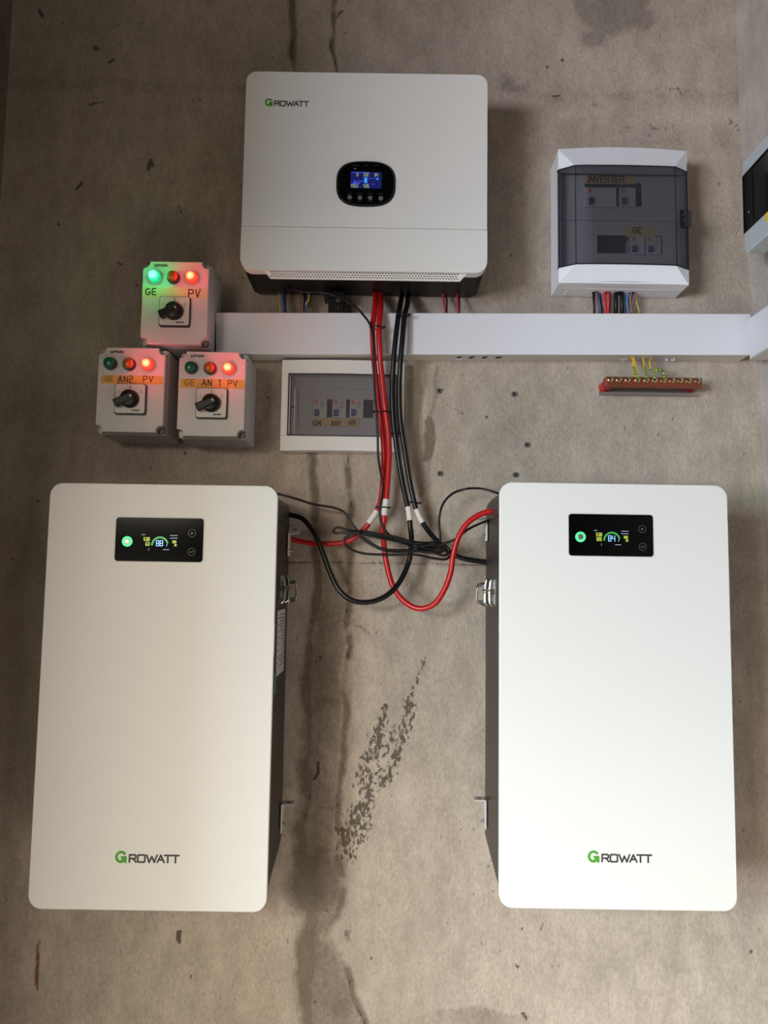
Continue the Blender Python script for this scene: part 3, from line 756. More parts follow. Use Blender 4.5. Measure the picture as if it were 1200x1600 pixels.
# ------------------------------------------------------------------ changeover switch boxes
def switch_box(x0, z0, marks, lamps, tape, label, kindx):
    W, HH, D = .1235, .1585, .11
    t = empty('changeover_switch_box', (x0+W/2, 0, z0), label, 'switch box', 'grey changeover switch boxes')
    hw = W/2
    b = MB(); b.prism(rrect(-hw-.001, hw+.001, -.001, HH+.001, .004, 4), 0, -.088); b.build('base', M['grey_plastic'], t, smooth=True, bevel=.001)
    b = MB(); b.prism(rrect(-hw+.001, hw-.001, .001, HH-.001, .004, 4), -.087, -.0905); b.build('gasket', M['plug_grey'], t)
    r = .0125; pts = []
    def notch(cx, cz, a0):
        return [(cx+r*math.cos(math.radians(a)), cz+r*math.sin(math.radians(a))) for a in (a0, a0-20, a0-45, a0-70, a0-90)]
    pts = [(hw-r, 0)]+[(hw-r*.98, r*.55), (hw-r*.7, r*.86), (hw-r*.5, r*.98), (hw, r)]+[(hw, HH-r), (hw-r*.5, HH-r*.98), (hw-r*.7, HH-r*.86), (hw-r*.98, HH-r*.55), (hw-r, HH)]
    pts += [(-x, z) for x, z in reversed(pts)]
    # outline order: bottom right -> top right -> top left -> bottom left
    c = MB(); c.prism(pts, -.0905, -D); cv = c.build('cover', M['grey_plastic'], t, bevel=.0012, seg=2)
    for sx in (-1, 1):
        for zc in (r*.46, HH-r*.46):
            m = MB(); m.disc_stack((sx*(hw-r*.46), -.0905, zc), [(.0052, 0), (.0052, .006), (.0030, .006), (.0030, .0045), (.0001, .0045)], 16)
            m.build('corner_screw', M['plug_grey'] if zc < .02 and sx > 0 else M['grey_plastic'], t, smooth=True)
    y = -D
    # pilot lamps
    for k, (kind, lx) in enumerate(zip(lamps, (-.0385, -.0035, .0310))):
        zc = HH-.0315-(.001 if k else 0)
        on = kind.endswith('on')
        ringm = M['lamp_housing'] if not on else (M['lamp_ring_green'] if 'green' in kind else M['lamp_ring_red'])
        m = MB(); m.disc_stack((lx, y, zc), [(.0120, 0), (.0120, .005), (.0108, .0085), (.0096, .0085), (.0096, .003)], 32)
        pl = m.build('pilot_lamp', ringm, t, smooth=True)
        pl['label'] = {'green_on': 'lit green pilot lamp', 'red_on': 'lit red pilot lamp', 'green_off': 'unlit green pilot lamp', 'amber_off': 'unlit amber pilot lamp'}[kind]
        m = MB(); m.disc_stack((lx, y, zc), [(.0094, .0), (.0094, .012), (.0086, .0145), (.0070, .0155), (.0001, .0158)], 32)
        m.build('lens', M['lamp_'+kind], pl, smooth=True, angle=60)
        if on:
            m = MB(); m.disc_stack((lx, y, zc), [(.0074, .0148), (.0070, .0166), (.0040, .0173), (.0001, .0174)], 28)
            m.build('lamp_core', M['lamp_core_green' if 'green' in kind else 'lamp_core_red'], pl, smooth=True, angle=60)
            ld = bpy.data.lights.new('pilot_lamp_light', 'POINT'); ld.energy = .13; ld.color = (.0, 1.0, .22) if 'green' in kind else (1.0, .03, .07); ld.shadow_soft_size = .007
            lo = bpy.data.objects.new('pilot_lamp_light', ld); C.objects.link(lo); lo.parent = pl; lo.location = (lx, y-.020, zc)
    # maker's mark
    m = MB(); write(m, 'EZFGRN', -.0405, HH-.0105, .0038, y-.0001, .0011, 1.25, .28, slant=.3); m.build('maker_print', M['logo_dark'], t)
    # tape
    tx0, tx1, tz0, tz1, mt = tape
    m = MB(); m.prism([(tx0, tz0), (tx0+.004, tz0-.0004), (tx1, tz0-.001), (tx1+.0006, tz1-.001), (tx1-.01, tz1), (tx0+.002, tz1+.0004), (tx0-.0005, (tz0+tz1)/2)][::1], y, y-.0003)
    tp = m.build('tape_strip', M[mt], t)
    for txt, mx, mz, mh, sw, mm in marks:
        m = MB(); write(m, txt, mx, mz, mh, y-.0004, sw, .95, .3, wob=.05); o = m.build('handwriting', M[mm], tp); o['label'] = 'handwritten ' + txt
    # rotary switch
    cx, cz = .0020, .0605
    m = MB(); m.prism(rrect(cx-.0285, cx+.0285, cz-.0290, cz+.0285, .004, 4), y, y-.006); m.build('switch_base', M['black_plastic'], t, smooth=True)
    m = MB(); m.prism(rrect(cx-.0272, cx+.0272, cz-.0265, cz+.0272, .0035, 4), y-.006, y-.0075); fp = m.build('face_plate', M['face_plate'], t, smooth=True)
    m = MB(); yp = y-.0076
    write(m, '0', cx-.0010, cz+.0195, .0042, yp, .0005); write(m, '1', cx-.0215, cz+.0105, .0042, yp, .0005); write(m, '2', cx+.0185, cz+.0110, .0042, yp, .0005)
    m.build('position_numbers', M['ink'], fp)
    m = MB(); write(m, 'EZFGRN', cx+.0040, cz-.0225, .0022, yp, .0007, 1.25, .28, slant=.3); m.build('maker_print', M['logo_dark'], fp)
    kc = (cx+.0000, y-.0075, cz-.0005)
    m = MB(); m.disc_stack(kc, [(.0172, 0), (.0168, .004), (.0160, .009), (.0138, .0125), (.006, .0140), (.0001, .0143)], 36)
    kn = m.build('rotary_knob', M['knob'], t, smooth=True)
    m = MB(); a = math.radians(206); ux, uz = math.cos(a), math.sin(a); nx_, nz_ = -uz, ux
    def Q(l, w__): return (cx+ux*l+nx_*w__, cz+uz*l+nz_*w__)
    ol = [Q(-.012, -.0068), Q(-.012, .0068), Q(.008, .0074), Q(.0270, .0072), Q(.0270, -.0082), Q(.008, -.0074)]
    m.prism(ol[::-1], y-.011, y-.0225); m.build('knob_lever', M['knob'], kn, bevel=.0022, seg=3)
    m = MB(); p = Q(-.006, 0); m.disc_stack((p[0], y-.0225, p[1]), [(.0022, 0), (.0018, .0006), (.0001, .0008)], 14); m.build('knob_screw', M['steel'], kn, smooth=True)
    return t
switch_box(-.4572, 1.8302, [('GE', -.0545, .0935, .0120, .0021, 'ink'), ('PV', .0255, .0905, .0140, .0021, 'ink')], ('green_on', 'amber_off', 'red_on'),
           (-.0610, .0600, .0885, .1080, 'masking_lamp_lit'), 'topmost of the three grey switch boxes, lamps lit green and red', 'a')
switch_box(-.5320, 1.6640, [('GE', -.0470, .0945, .0090, .0012, 'faded_ink'), ('AN2', -.0240, .0930, .0115, .0015, 'ink'), ('PV', .0230, .0935, .0115, .0015, 'ink')], ('green_off', 'amber_off', 'red_on'),
           (-.0555, .0590, .0905, .1055, 'masking'), 'lower left grey switch box with tape marked GE AN2 PV', 'b')
switch_box(-.3828, 1.6585, [('GE', -.0500, .0945, .0110, .0015, 'faded_ink'), ('AN 1', -.0180, .0940, .0115, .0016, 'ink'), ('PV', .0300, .0940, .0110, .0014, 'ink')], ('green_off', 'amber_off', 'red_on'),
           (-.0590, .0610, .0900, .1065, 'masking'), 'lower right grey switch box with tape marked GE AN 1 PV', 'c')

# ------------------------------------------------------------------ circuit breaker
def breaker(p, w, h, label, group, blue_u=.12, text=True, orange=True):
    """p = lower left front corner"""
    t = empty('circuit_breaker', (p[0], p[1]+.03, p[2]), label, 'circuit breaker', group)
    MB().box(0, w, 0, -.030, 0, h).build('casing', M['breaker_white'], t, bevel=.0008)
    tw = min(w*.42, .0085)
    MB().prism_x([(-.030, h*.10), (-.037, h*.16), (-.037, h*.40), (-.030, h*.46)], w*.12, w*.12+tw).build('toggle', M['breaker_blue'], t)
    if orange: MB().box(w*.10, w*.10+tw*.8, -.0300, -.0315, h*.72, h*.93).build('test_button', M['breaker_orange'], t)
    if text:
        m = MB()
        for k in range(5):
            zz_ = h*(.50+.08*k); m.box(w*.55, w*(.68+.2*random.random()), -.0300, -.0302, zz_, zz_+h*.025)
        m.build('printed_text', M['label_print'], t)
    return t

# ------------------------------------------------------------------ inverter breaker enclosure
def enclosure_big():
    a, b, c_, d_ = hit(873, 232, .072), hit(1071, 237, .072), hit(1077, 448, .072), hit(872, 440, .072)
    X0, X1, Z0, Z1 = (a.x+d_.x)/2, (b.x+c_.x)/2, (c_.z+d_.z)/2, (a.z+b.z)/2
    zd0, zd1 = hit(975, 416, .085).z, hit(975, 262, .085).z
    t = empty('breaker_enclosure', (0, 0, 0), 'white surface breaker box with a dark smoked door marked INVERTER', 'breaker box')
    D0, D1 = .072, .088; I = .029; sag = .0055; n = 14
    b0 = hit(862, 466, 0)
    xb0, xb1, zb0, zb1 = X0+.001, X1+.0006, Z0+.001, Z1-.001
    m = MB(); m.box(xb0, xb1, 0, -.004, zb0, zb1); m.box(xb0, xb0+.003, -.0041, -D0, zb0, zb1); m.box(xb1-.003, xb1, -.0041, -D0, zb0, zb1)
    m.box(xb0+.0031, xb1-.0031, -.0041, -D0, zb0, zb0+.003); m.box(xb0+.0031, xb1-.0031, -.0041, -D0, zb1-.003, zb1)
    m.build('housing', M['white_plastic'], t)
    def field(zi, zo, sgn):
        m = MB(); xm = (X0+X1)/2; hw = (X1-X0)/2
        f = lambda x: sag*(1-((x-xm)/hw)**2)
        xs_i = [X0+I+(X1-X0-2*I)*i/n for i in range(n+1)]; xs_o = [X0+(X1-X0)*i/n for i in range(n+1)]
        vi = [(x, -D1, zi+.4*f(x)) for x in xs_i]; vo = [(x, -D0, zo+f(x)) for x in xs_o]
        v = vi+vo+[(X0, -D0, zi), (X1, -D0, zi)]; k = n+1
        fs = [(i, i+1, k+i+1, k+i) for i in range(n)]+[(2*k, 0, k), (n, 2*k+1, 2*k-1)]
        m.add(v, fs)
        # side skirt back towards the housing
        vb = [(x, -D0+.03, zo) for x, _, _ in vo]
        m.add(vo+vb, [(i, i+1, k+i+1, k+i) for i in range(n)])
        # return under the door
        vb2 = [(x, -D0+.010, zi) for x in [X0]+xs_i+[X1]]; vf = [(X0, -D0, zi)]+vi+[(X1, -D0, zi)]; kk = len(vf)
        m.add(vf+vb2, [(i, i+1, kk+i+1, kk+i) for i in range(kk-1)])
        return m
    field(zd1, Z1, 1).build('top_frame', M['white_plastic'], t, smooth=True, angle=12)
    field(zd0, Z0, -1).build('bottom_frame', M['white_plastic'], t, smooth=True, angle=12)
    # smoked door following the same section
    m = MB(); xm = (X0+X1)/2; hw = (X1-X0)/2
    xs_ = [X0-.0008, X0+.0005]+[X0+I+(X1-X0-2*I)*i/n for i in range(n+1)]+[X1-.0005, X1+.0008]
    ds = [D0-.006, D0+.002]+[D1+.002]*(n+1)+[D0+.002, D0-.006]
    f = lambda x: .4*sag*(1-((x-xm)/hw)**2)
    F = [(x, -d, zd0+f(x)+.0006) for x, d in zip(xs_, ds)]+[(x, -d, zd1+f(x)-.0006) for x, d in zip(xs_, ds)]
    k = len(xs_); m.add(F, [(i, i+1, k+i+1, k+i) for i in range(k-1)])
    dr = m.build('door', M['smoked'], t, smooth=True, angle=12); dr['label'] = 'dark smoked transparent door'
    m = MB()
    e = lambda seq, r_: m.tube(seq, r_, 6)
    e([(F[i][0], F[i][1]-.0003, F[i][2]) for i in range(k)], .0011); e([(F[k+i][0], F[k+i][1]-.0003, F[k+i][2]) for i in range(k)], .0011)
    e([F[1], F[k+1]], .0010); e([F[k-2], F[2*k-2]], .0010); e([F[2], F[k+2]], .0007); e([F[k-3], F[2*k-3]], .0007)
    m.build('door_edge', M['black_plastic'], dr)
    # catch on the right
    lx, zc = X1-.012, hit(1068, 341, .08).z
    m = MB(); m.box(lx, X1+.004, -D0+.004, -D0-.010, zc-.0155, zc+.0155); lt = m.build('door_catch', M['smoked'], t, bevel=.001)
    m = MB(); m.tube([(lx-.002, -D0-.008, zc-.0155), (lx-.002, -D0-.009, zc+.0155)], .0032, 8); m.box(lx-.005, lx-.002, -D0-.006, -D0-.012, zc-.012, zc-.006); m.box(lx-.005, lx-.002, -D0-.006, -D0-.012, zc+.004, zc+.010)
    m.build('catch_hinge', M['black_plastic'], lt)
    for zz_ in (zc-.006, zc+.005):
        m = MB(); m.disc_stack((lx-.001, -D0-.012, zz_), [(.0015, 0), (.0010, .0008)], 8); m.build('catch_rivet', M['chrome'], lt)
    # inner panel with two windows
    dI = .050; P = lambda px, py: hit(px, py, dI)
    m = MB(); w1 = (P(914, 285), P(1003, 323)); w2 = (P(933, 367), P(1035, 397))
    xa, xb = X0+.004, X1-.004
    zz1t, zz1b, zz2t, zz2b = w1[0].z, w1[1].z, w2[0].z, w2[1].z
    m.box(xa, xb, -dI+.002, -dI, zz1t, zd1+.004); m.box(xa, xb, -dI+.002, -dI, zz2t, zz1b); m.box(xa, xb, -dI+.002, -dI, zd0-.004, zz2b)
    m.box(xa, w1[0].x, -dI+.002, -dI, zz1b, zz1t); m.box(w1[1].x, xb, -dI+.002, -dI, zz1b, zz1t)
    m.box(xa, w2[0].x, -dI+.002, -dI, zz2b, zz2t); m.box(w2[1].x, xb, -dI+.002, -dI, zz2b, zz2t)
    zm = P(960, 343).z; m.box(xa, xb, -dI, -dI-.004, zm-.004, zm+.004)
    m.build('inner_panel', M['inner_panel'], t)
    MB().box(xa, xb, -.006, -.008, zd0, zd1).build('painted_shade_board', M['black_gap'], t)  # black sheet painted as the shade behind the panel windows
    p0, p1 = P(912, 271), P(993, 288); y = -dI-.0003
    m = MB(); m.box(p0.x, p1.x, -dI, y, p1.z, p0.z); tp = m.build('tape_strip', M['masking_dull'], t)
    m = MB(); q = P(918, 284.5); write(m, 'INVERTER', q.x, q.z, .0125, y-.0002, .0021, .85, .24, wob=.06); m.build('handwriting', M['ink'], tp)['label'] = 'handwritten INVERTER'
    p0, p1 = P(977, 352), P(1024, 371)
    m = MB(); m.box(p0.x, p1.x, -dI, y, p1.z, p0.z); tp = m.build('tape_strip', M['masking_dull'], t)
    m = MB(); q = P(989, 364); write(m, 'GE', q.x, q.z, .0105, y-.0002, .0019, .95, .22, wob=.05); m.build('handwriting', M['ink'], tp)['label'] = 'handwritten GE'
    g = 'breakers behind the smoked door marked INVERTER'
    for (x0, y0, x1, y1, lab, tx) in ((914, 293, 963, 323, 'wide breaker at the left of the upper row under the INVERTER tape', False), (969, 293, 993, 323, 'narrow breaker at the right of the upper row under the INVERTER tape', False),
                                  (985, 369, 1007, 397, 'breaker with blue toggle just under the GE tape', False), (1010, 370, 1033, 397, 'white breaker at the right end of the lower row behind the smoked door', True)):
        a_, b_ = hit(x0, y1, .055), hit(x1, y0, .055)
        breaker((a_.x, -.025-.03, a_.z), b_.x-a_.x, b_.z-a_.z, lab, g, text=tx)
    # mouldings on the bottom face
    m = MB(); q = hit(884, 460, .02); m.box(q.x-.001, q.x+.001, -.008, -.03, zb0-.0012, zb0); m.build('knockout_rib', M['white_plastic'], t)
    for px in (930, 948, 967, 988):
        q = hit(px, 462, .022); r_ = .0095 if px == 967 else .0072
        m = MB(); m.disc_stack((q.x, -.024, zb0-.0006), [(r_, 0), (r_, .0008)], 20, axis='z'); m.build('cable_hole', M['black_gap'], t)
    return t
enclosure_big()

# ------------------------------------------------------------------ small flush breaker box
def enclosure_small():
    X0, X1, Z0, Z1, D = -.2040, .0357, 1.6480, 1.8280, .026
    t = empty('breaker_enclosure', (0, 0, 0), 'small white breaker box with clear grey door below the duct, tape marked GM AN1 AN', 'breaker box')
    i0, i1 = hit(451, 584, D), hit(624, 683, D)
    xi0, xi1, zi0, zi1 = i0.x, i1.x, i1.z, i0.z
    n = 12; xm = (X0+X1)/2
    f = lambda x: .0022*(1-((x-xm)/((X1-X0)/2))**2)
    def strip(xa, xb, za, zb, arched=True):
        m = MB(); v = []; 
        for yv in (0, -D):
            for j, z in enumerate((za, zb)):
                for i in range(n+1):
                    x = xa+(xb-xa)*i/n; v.append((x, yv, z+(f(x) if arched else 0)))
        k = n+1
        fs = [(2*k+i, 2*k+i+1, 3*k+i+1, 3*k+i) for i in range(n)]+[(i, i+1, 2*k+i+1, 2*k+i) for i in range(n)]+[(k+i, k+i+1, 3*k+i+1, 3*k+i) for i in range(n)]+[(0, k, 3*k, 2*k), (n, k+n, 3*k+n, 2*k+n)]+[(i, i+1, k+i+1, k+i) for i in range(n)]
        m.add(v, fs); return m
    m = strip(X0, X1, zi1, Z1); m2 = strip(X0, X1, Z0, zi0-.0005); m.add(m2.v, m2.f)
    m.box(X0, xi0, 0, -D+.001, zi0-.001, zi1+.001); m.box(xi1, X1, 0, -D+.001, zi0-.001, zi1+.001)
    m.build('frame', M['white_paint'], t, bevel=.001)
    m = MB(); m.box(xi0, xi1, .0, -.004, zi0, zi1); m.box(xi0, xi0+.002, 0, -D+.006, zi0, zi1); m.box(xi0, xi1, 0, -D+.006, zi1-.002, zi1)
    m.build('tray', M['inner_panel'], t)
    dI = .012; P = lambda px, py: hit(px, py, dI)
    w0, w1 = P(488, 623), P(583, 653)
    m = MB(); m.box(xi0+.002, xi1, -dI+.001, -dI, w0.z, zi1-.002); m.box(xi0+.002, xi1, -dI+.001, -dI, zi0, w1.z); m.box(xi0+.002, w0.x, -dI+.001, -dI, w1.z, w0.z); m.box(w1.x, xi1, -dI+.001, -dI, w1.z, w0.z)
    m.build('inner_panel', M['inner_panel'], t)
    MB().box(w0.x, w1.x, -.004, -.005, w1.z, w0.z).build('painted_shade_board', M['black_gap'], t)  # shade around the breakers, put in as a black sheet
    q0, q1 = P(465, 606), P(612, 667)
    m = MB(); m.box(q0.x, q1.x, -dI, -dI-.002, q0.z-.001, q0.z+.001); m.box(q0.x, q1.x, -dI, -dI-.002, q1.z-.001, q1.z+.001); m.box(q0.x-.001, q0.x+.001, -dI, -dI-.002, q1.z, q0.z); m.build('panel_rib', M['inner_panel'], t)
    a, b = P(488, 654), P(561, 667); y = -dI-.0023
    m = MB(); m.box(a.x, b.x, -dI-.002, y, b.z, a.z); tp = m.build('tape_strip', M['masking_dull'], t)
    for txt, px in (('GM', 489), ('AN1', 517), ('AN', 544)):
        p = P(px, 665.5 if txt != 'AN' else 664); m = MB(); write(m, txt, p.x, p.z, .0100 if txt != 'AN1' else .0095, y-.0002, .0018, .85, .2, slant=.15, wob=.04); m.build('handwriting', M['ink'], tp)['label'] = 'handwritten '+txt
    for x0, x1, lab in ((488, 511, 'leftmost of the three breakers in the small breaker box, above GM'), (519, 541, 'middle one of three breakers in the small breaker box, above AN1'), (546, 568, 'rightmost of three breakers in the small breaker box, above AN')):
        a_, b_ = hit(x0, 653, .016), hit(x1, 623, .016)
        breaker((a_.x, -.0290, a_.z), b_.x-a_.x, b_.z-a_.z, lab, 'breakers in the small breaker box').scale = (1, .5, 1)
    # door
    m = MB(); m.box(xi0+.001, xi1-.001, -D+.0005, -D-.0012, zi0+.001, zi1-.001); dr = m.build('door', M['smoked_light'], t); dr['label'] = 'clear greyish plastic door'
    m = MB()
    for s in ([(xi0+.001, -D-.001, zi0+.001), (xi0+.001, -D-.001, zi1)], [(xi0, -D-.001, zi1), (xi1, -D-.001, zi1)], [(xi0, -D-.001, zi0+.0006), (xi1, -D-.001, zi0+.0006)]): m.tube(s, .0009, 6)
    m.build('door_edge', M['black_gap'], dr)
    m = MB(); m.box(xi0+.003, xi0+.0042, -D-.0012, -D-.0022, zi0+.004, zi1-.004); m.box(xi0+.013, xi0+.0138, -D-.0012, -D-.0022, zi0+.004, zi1-.03); m.build('door_ridge', M['plate_edge'], dr)
    p = hit(458.5, 636, D); m = MB(); m.disc_stack((p.x, -D-.001, p.z), [(.0020, 0), (.0016, .001)], 14); m.build('hinge_pin', M['black_gap'], dr)
    a, b = hit(604, 622, D), hit(622, 644, D); m = MB(); y = -D-.0014
    for s in ([(a.x, a.z), (b.x, a.z)], [(a.x, a.z), (a.x, b.z)], [(a.x, b.z), (b.x, b.z)]): ribbon(m, s, .0008, y)
    m.build('door_catch', M['black_gap'], dr)
    return t
enclosure_small()

# ------------------------------------------------------------------ trunking
def trunking():
    D = .05
    a, b, c, d = hit(337, 488, D), hit(1173.5, 490, D), hit(1173.5, 554.5, D), hit(337, 553, D)
    t = empty('cable_duct', (0, 0, 0), 'long white plastic cable duct running across the wall', 'cable duct')
    m = MB(); q = [(d.x, d.z), (c.x, c.z), (b.x, b.z), (a.x, a.z)]
    inset = .0015
    bq = [(d.x, d.z+inset), (c.x, c.z+inset), (b.x, b.z-inset), (a.x, a.z-inset)]
    m.prism(bq, 0, -D+.007); m.build('channel', M['duct_side'], t, bevel=.0006)
    m = MB(); m.prism(q, -D+.008, -D); m.build('lid', M['duct_plastic'], t, bevel=.0018, seg=3)
    # punched holes in the underside
    for px, w_ in ((717, .006), (737, .0065), (757.5, .006), (779, .0075)):
        p = hit(px, 559, .027); zb = d.z+inset+(p.x-d.x)/(c.x-d.x)*(c.z-d.z)
        m = MB(); m.add([(p.x-w_, -.022, zb-.0002), (p.x-w_*.4, -.030, zb-.0002), (p.x+w_, -.033, zb-.0002), (p.x+w_*.6, -.021, zb-.0002), (p.x-w_*.3, -.017, zb-.0002)], [(0, 1, 2, 3, 4)])
        m.build('punched_hole', M['black_gap'], t)
    for px, s in ((717, .007), (974, .007), (1050, .005), (1040, .003)):
        p = hit(px, 562, .015); zb = d.z+inset+(p.x-d.x)/(c.x-d.x)*(c.z-d.z); m = MB()
        for k in range(4):
            x = p.x+random.uniform(-s, s); m.tube([(x, -.018+random.uniform(-.004, .004), zb), (x+random.uniform(-.003, .003), -.02, zb-.003-.003*random.random())], .0006, 5)
        m.build('plastic_burr', M['white_plastic'], t)
    # duct on the side wall
    t2 = empty('cable_duct', (0, 0, 0), 'short visible end of white cable duct on the right side wall', 'cable duct')
    xf = .694; xw = .744; zt, zb = 1.911, 1.833
    m = MB(); m.box(xf+.007, xw, -.052, -1.1, zb+.0015, zt-.0015); m.build('channel', M['duct_side'], t2, bevel=.0006)
    m = MB(); ys, ye = -.0535, -1.1
    m.add([(xf, ys-.006, zt), (xf, ys-.012, zb), (xf, ye, zb), (xf, ye, zt), (xf+.008, ys-.006, zt), (xf+.008, ys-.012, zb), (xf+.008, ye, zb), (xf+.008, ye, zt)],
          [(0, 1, 2, 3), (4, 7, 6, 5), (0, 4, 5, 1), (1, 5, 6, 2), (2, 6, 7, 3), (3, 7, 4, 0)])
    m.build('lid', M['duct_plastic'], t2, bevel=.0015, seg=2)
trunking()

# ------------------------------------------------------------------ breaker box on the right wall
def side_box():
    def on(px, py, X):
        v = cam_rot @ Vector(((px-600)/FOC, -(py-800)/FOC, -1)); s = X/v.x
        return Vector((X, -DIST+v.y*s, EYE+v.z*s))
    Xf = .655; tl, bl = on(1157, 255, Xf), on(1166, 384, Xf)
    y0 = -.5*(abs(tl.y)+abs(bl.y)); y1 = y0-.30
    zt, zb = on(1158, 257, Xf).z, on(1172, 391, Xf).z
    t = empty('breaker_enclosure', (0, 0, 0), 'pale grey breaker box with black smoked door on the right side wall', 'breaker box')
    pts = lambda a, b, c, d, r: [(y, z) for y, z in rrect(a, b, c, d, r, 5)]
    m = MB(); m.prism_x(pts(y1+.004, y0-.012, zb+.004, zt-.004, .008), .722, Xf+.032); m.build('housing', M['white_plastic'], t, smooth=True, bevel=.001)
    wz1, wz0 = on(1160, 277, Xf).z, on(1166, 362, Xf).z
    # front frame with bevelled corners, open in the middle where the door sits
    m = MB(); m.prism_x([(y0, wz1), (y0, zt-.002), (y0-.002, zt), (y1, zt), (y1, wz1)], Xf, Xf+.034)
    r_ = .012; co = [(y0-r_+r_*math.cos(a), zb+r_+r_*math.sin(a)) for a in [-PI/2*k/6 for k in range(7)]]
    m.prism_x([(y0, wz0)]+co+[(y1, zb), (y1, wz0)], Xf, Xf+.034)
    m.build('frame', M['pale_blue_plastic'], t, smooth=True, bevel=.0012)
    m = MB(); m.prism_x([(y0-.0005, wz0), (y0-.0005, wz1), (y1, wz1), (y1, wz0)], Xf+.001, Xf+.004); dr = m.build('door', M['smoked_dark'], t); dr['label'] = 'black smoked door'
    MB().prism_x([(y0-.002, wz0), (y0-.002, wz1), (y1, wz1), (y1, wz0)], Xf+.018, Xf+.022).build('inner_panel', M['inner_panel'], t)
    m = MB()
    q = [(y0-.0005, wz0+.0005), (y0-.0005, wz1), (y1, wz1)]; m.tube([(Xf, a, b) for a, b in q], .0012, 6); m.tube([(Xf, y0-.0005, wz0+.0005), (Xf, y1, wz0+.0005)], .0012, 6)
    m.tube([(Xf, y0-.035, wz0+.01), (Xf, y0-.035, wz1-.008)], .0007, 6)
    m.build('door_edge', M['black_plastic'], dr)
    p = on(1170, 331, Xf); m = MB(); m.disc_stack((Xf, p.y, p.z), [(.0022, 0), (.0016, -.0012)], 10, axis='x'); m.build('door_screw', M['chrome'], dr)
    p = on(1199, 337, Xf); m = MB(); m.prism_x([(p.y+.010, p.z-.008), (p.y+.004, p.z+.006), (p.y-.03, p.z+.006), (p.y-.03, p.z-.010)], Xf-.0004, Xf); m.build('warning_sticker', M['yellow_sticker'], t)['label'] = 'yellow warning sticker'
side_box()

# ------------------------------------------------------------------ cables
def cable(name, pts, r, m, label, cat, group=None, world_pts=False, n=12, k=8):
    P = pts if world_pts else [hit(*p) for p in pts]
    P = smooth_path(P, k)
    t = MB(); t.tube(P, r, n); o = t.build(name, M[m], smooth=True, angle=70)
    tag(o, label, cat, group); return o, P
def sleeve(parent, P, a, b, r, marks=False):
    """white marker sleeve over the cable between path heights a and b (pixel rows)"""
    za, zb = hit(600, a, .06).z, hit(600, b, .06).z
    seg = [p for p in P if zb <= p.z <= za]
    # only the first continuous run
    run = []
    for p in P:
        if zb <= p.z <= za: run.append(p)
        elif run: break
    t = MB(); t.tube(run, r, 14); s = t.build('marker_sleeve', M['sleeve'], parent, smooth=True, angle=60); s['label'] = 'white marker sleeve'
    return s

red_a = [(593.5,450,.012),(594,457,.020),(594.5,467,.038),(595,478,.056),(594,492,.066),(592,520,.075),(594,560,.072),(598,600,.062),(602,640,.052),(607,680,.050),(608,715,.052),(606,750,.055),(604,775,.058),(601,795,.060),(600,812,.062),(598,828,.058),(601,860,.050),(606,890,.050),(615,918,.056),(632,940,.066),(655,951,.076),(678,944,.082),(694,922,.084),(704,895,.084),(708,868,.084),(716,840,.086),(730,818,.088),(748,805,.090),(766,799,.092),(790,796,.092)]
o, P = cable('battery_cable', red_a, .0053, 'red_rubber', 'red cable hanging in a deep loop and rising to the right battery', 'cable', 'thick cables between inverter and batteries')
sleeve(o, P, 780, 806, .0061)
red_b = [(586,450,.012),(586.5,457,.020),(586.5,467,.038),(586,478,.056),(584.5,492,.066),(582,515,.074),(584,560,.068),(588,600,.058),(593,640,.046),(598,680,.040),(600,715,.040),(598,750,.042),(595,780,.044),(590,796,.044),(580,812,.042),(570,826,.038),(555,840,.030),(535,848,.026),(500,850,.022),(470,846,.018),(440,838,.020)]
o, P = cable('battery_cable', red_b, .0053, 'red_rubber', 'red cable bending left behind the coil to the left battery', 'cable', 'thick cables between inverter and batteries')
sleeve(o, P, 795, 818, .0061)
blk_a = [(629,450,.012),(628.5,457,.020),(627,467,.038),(625,478,.056),(622,496,.066),(617,540,.070),(614,580,.066),(613,620,.054),(615,660,.046),(620,700,.044),(627,745,.044),(634,778,.048),(639,800,.052),(641,822,.056),(643,845,.050),(640,872,.044),(632,895,.050),(618,918,.060),(598,934,.068),(575,941,.072),(550,938,.072),(530,922,.068),(516,895,.062),(506,868,.058),(495,840,.052),(482,820,.044),(468,808,.036),(440,802,.030)]
o, P = cable('battery_cable', blk_a, .0050, 'black_rubber', 'black cable hanging in a deep loop and rising to the left battery', 'cable', 'thick cables between inverter and batteries')
sl = sleeve(o, P, 790, 815, .0058)
blk_b = [(638,450,.012),(638,457,.020),(637,467,.038),(636,478,.056),(632,496,.066),(628,540,.072),(625,580,.068),(624,620,.058),(626,660,.050),(632,700,.046),(639,745,.042),(645,775,.042),(651,798,.042),(660,816,.040),(672,833,.036),(688,850,.030),(708,866,.024),(730,874,.020),(765,879,.018)]
o, P = cable('battery_cable', blk_b, .0050, 'black_rubber', 'black cable branching right behind the coil to the right battery', 'cable', 'thick cables between inverter and batteries')
sleeve(o, P, 791, 814, .0058)
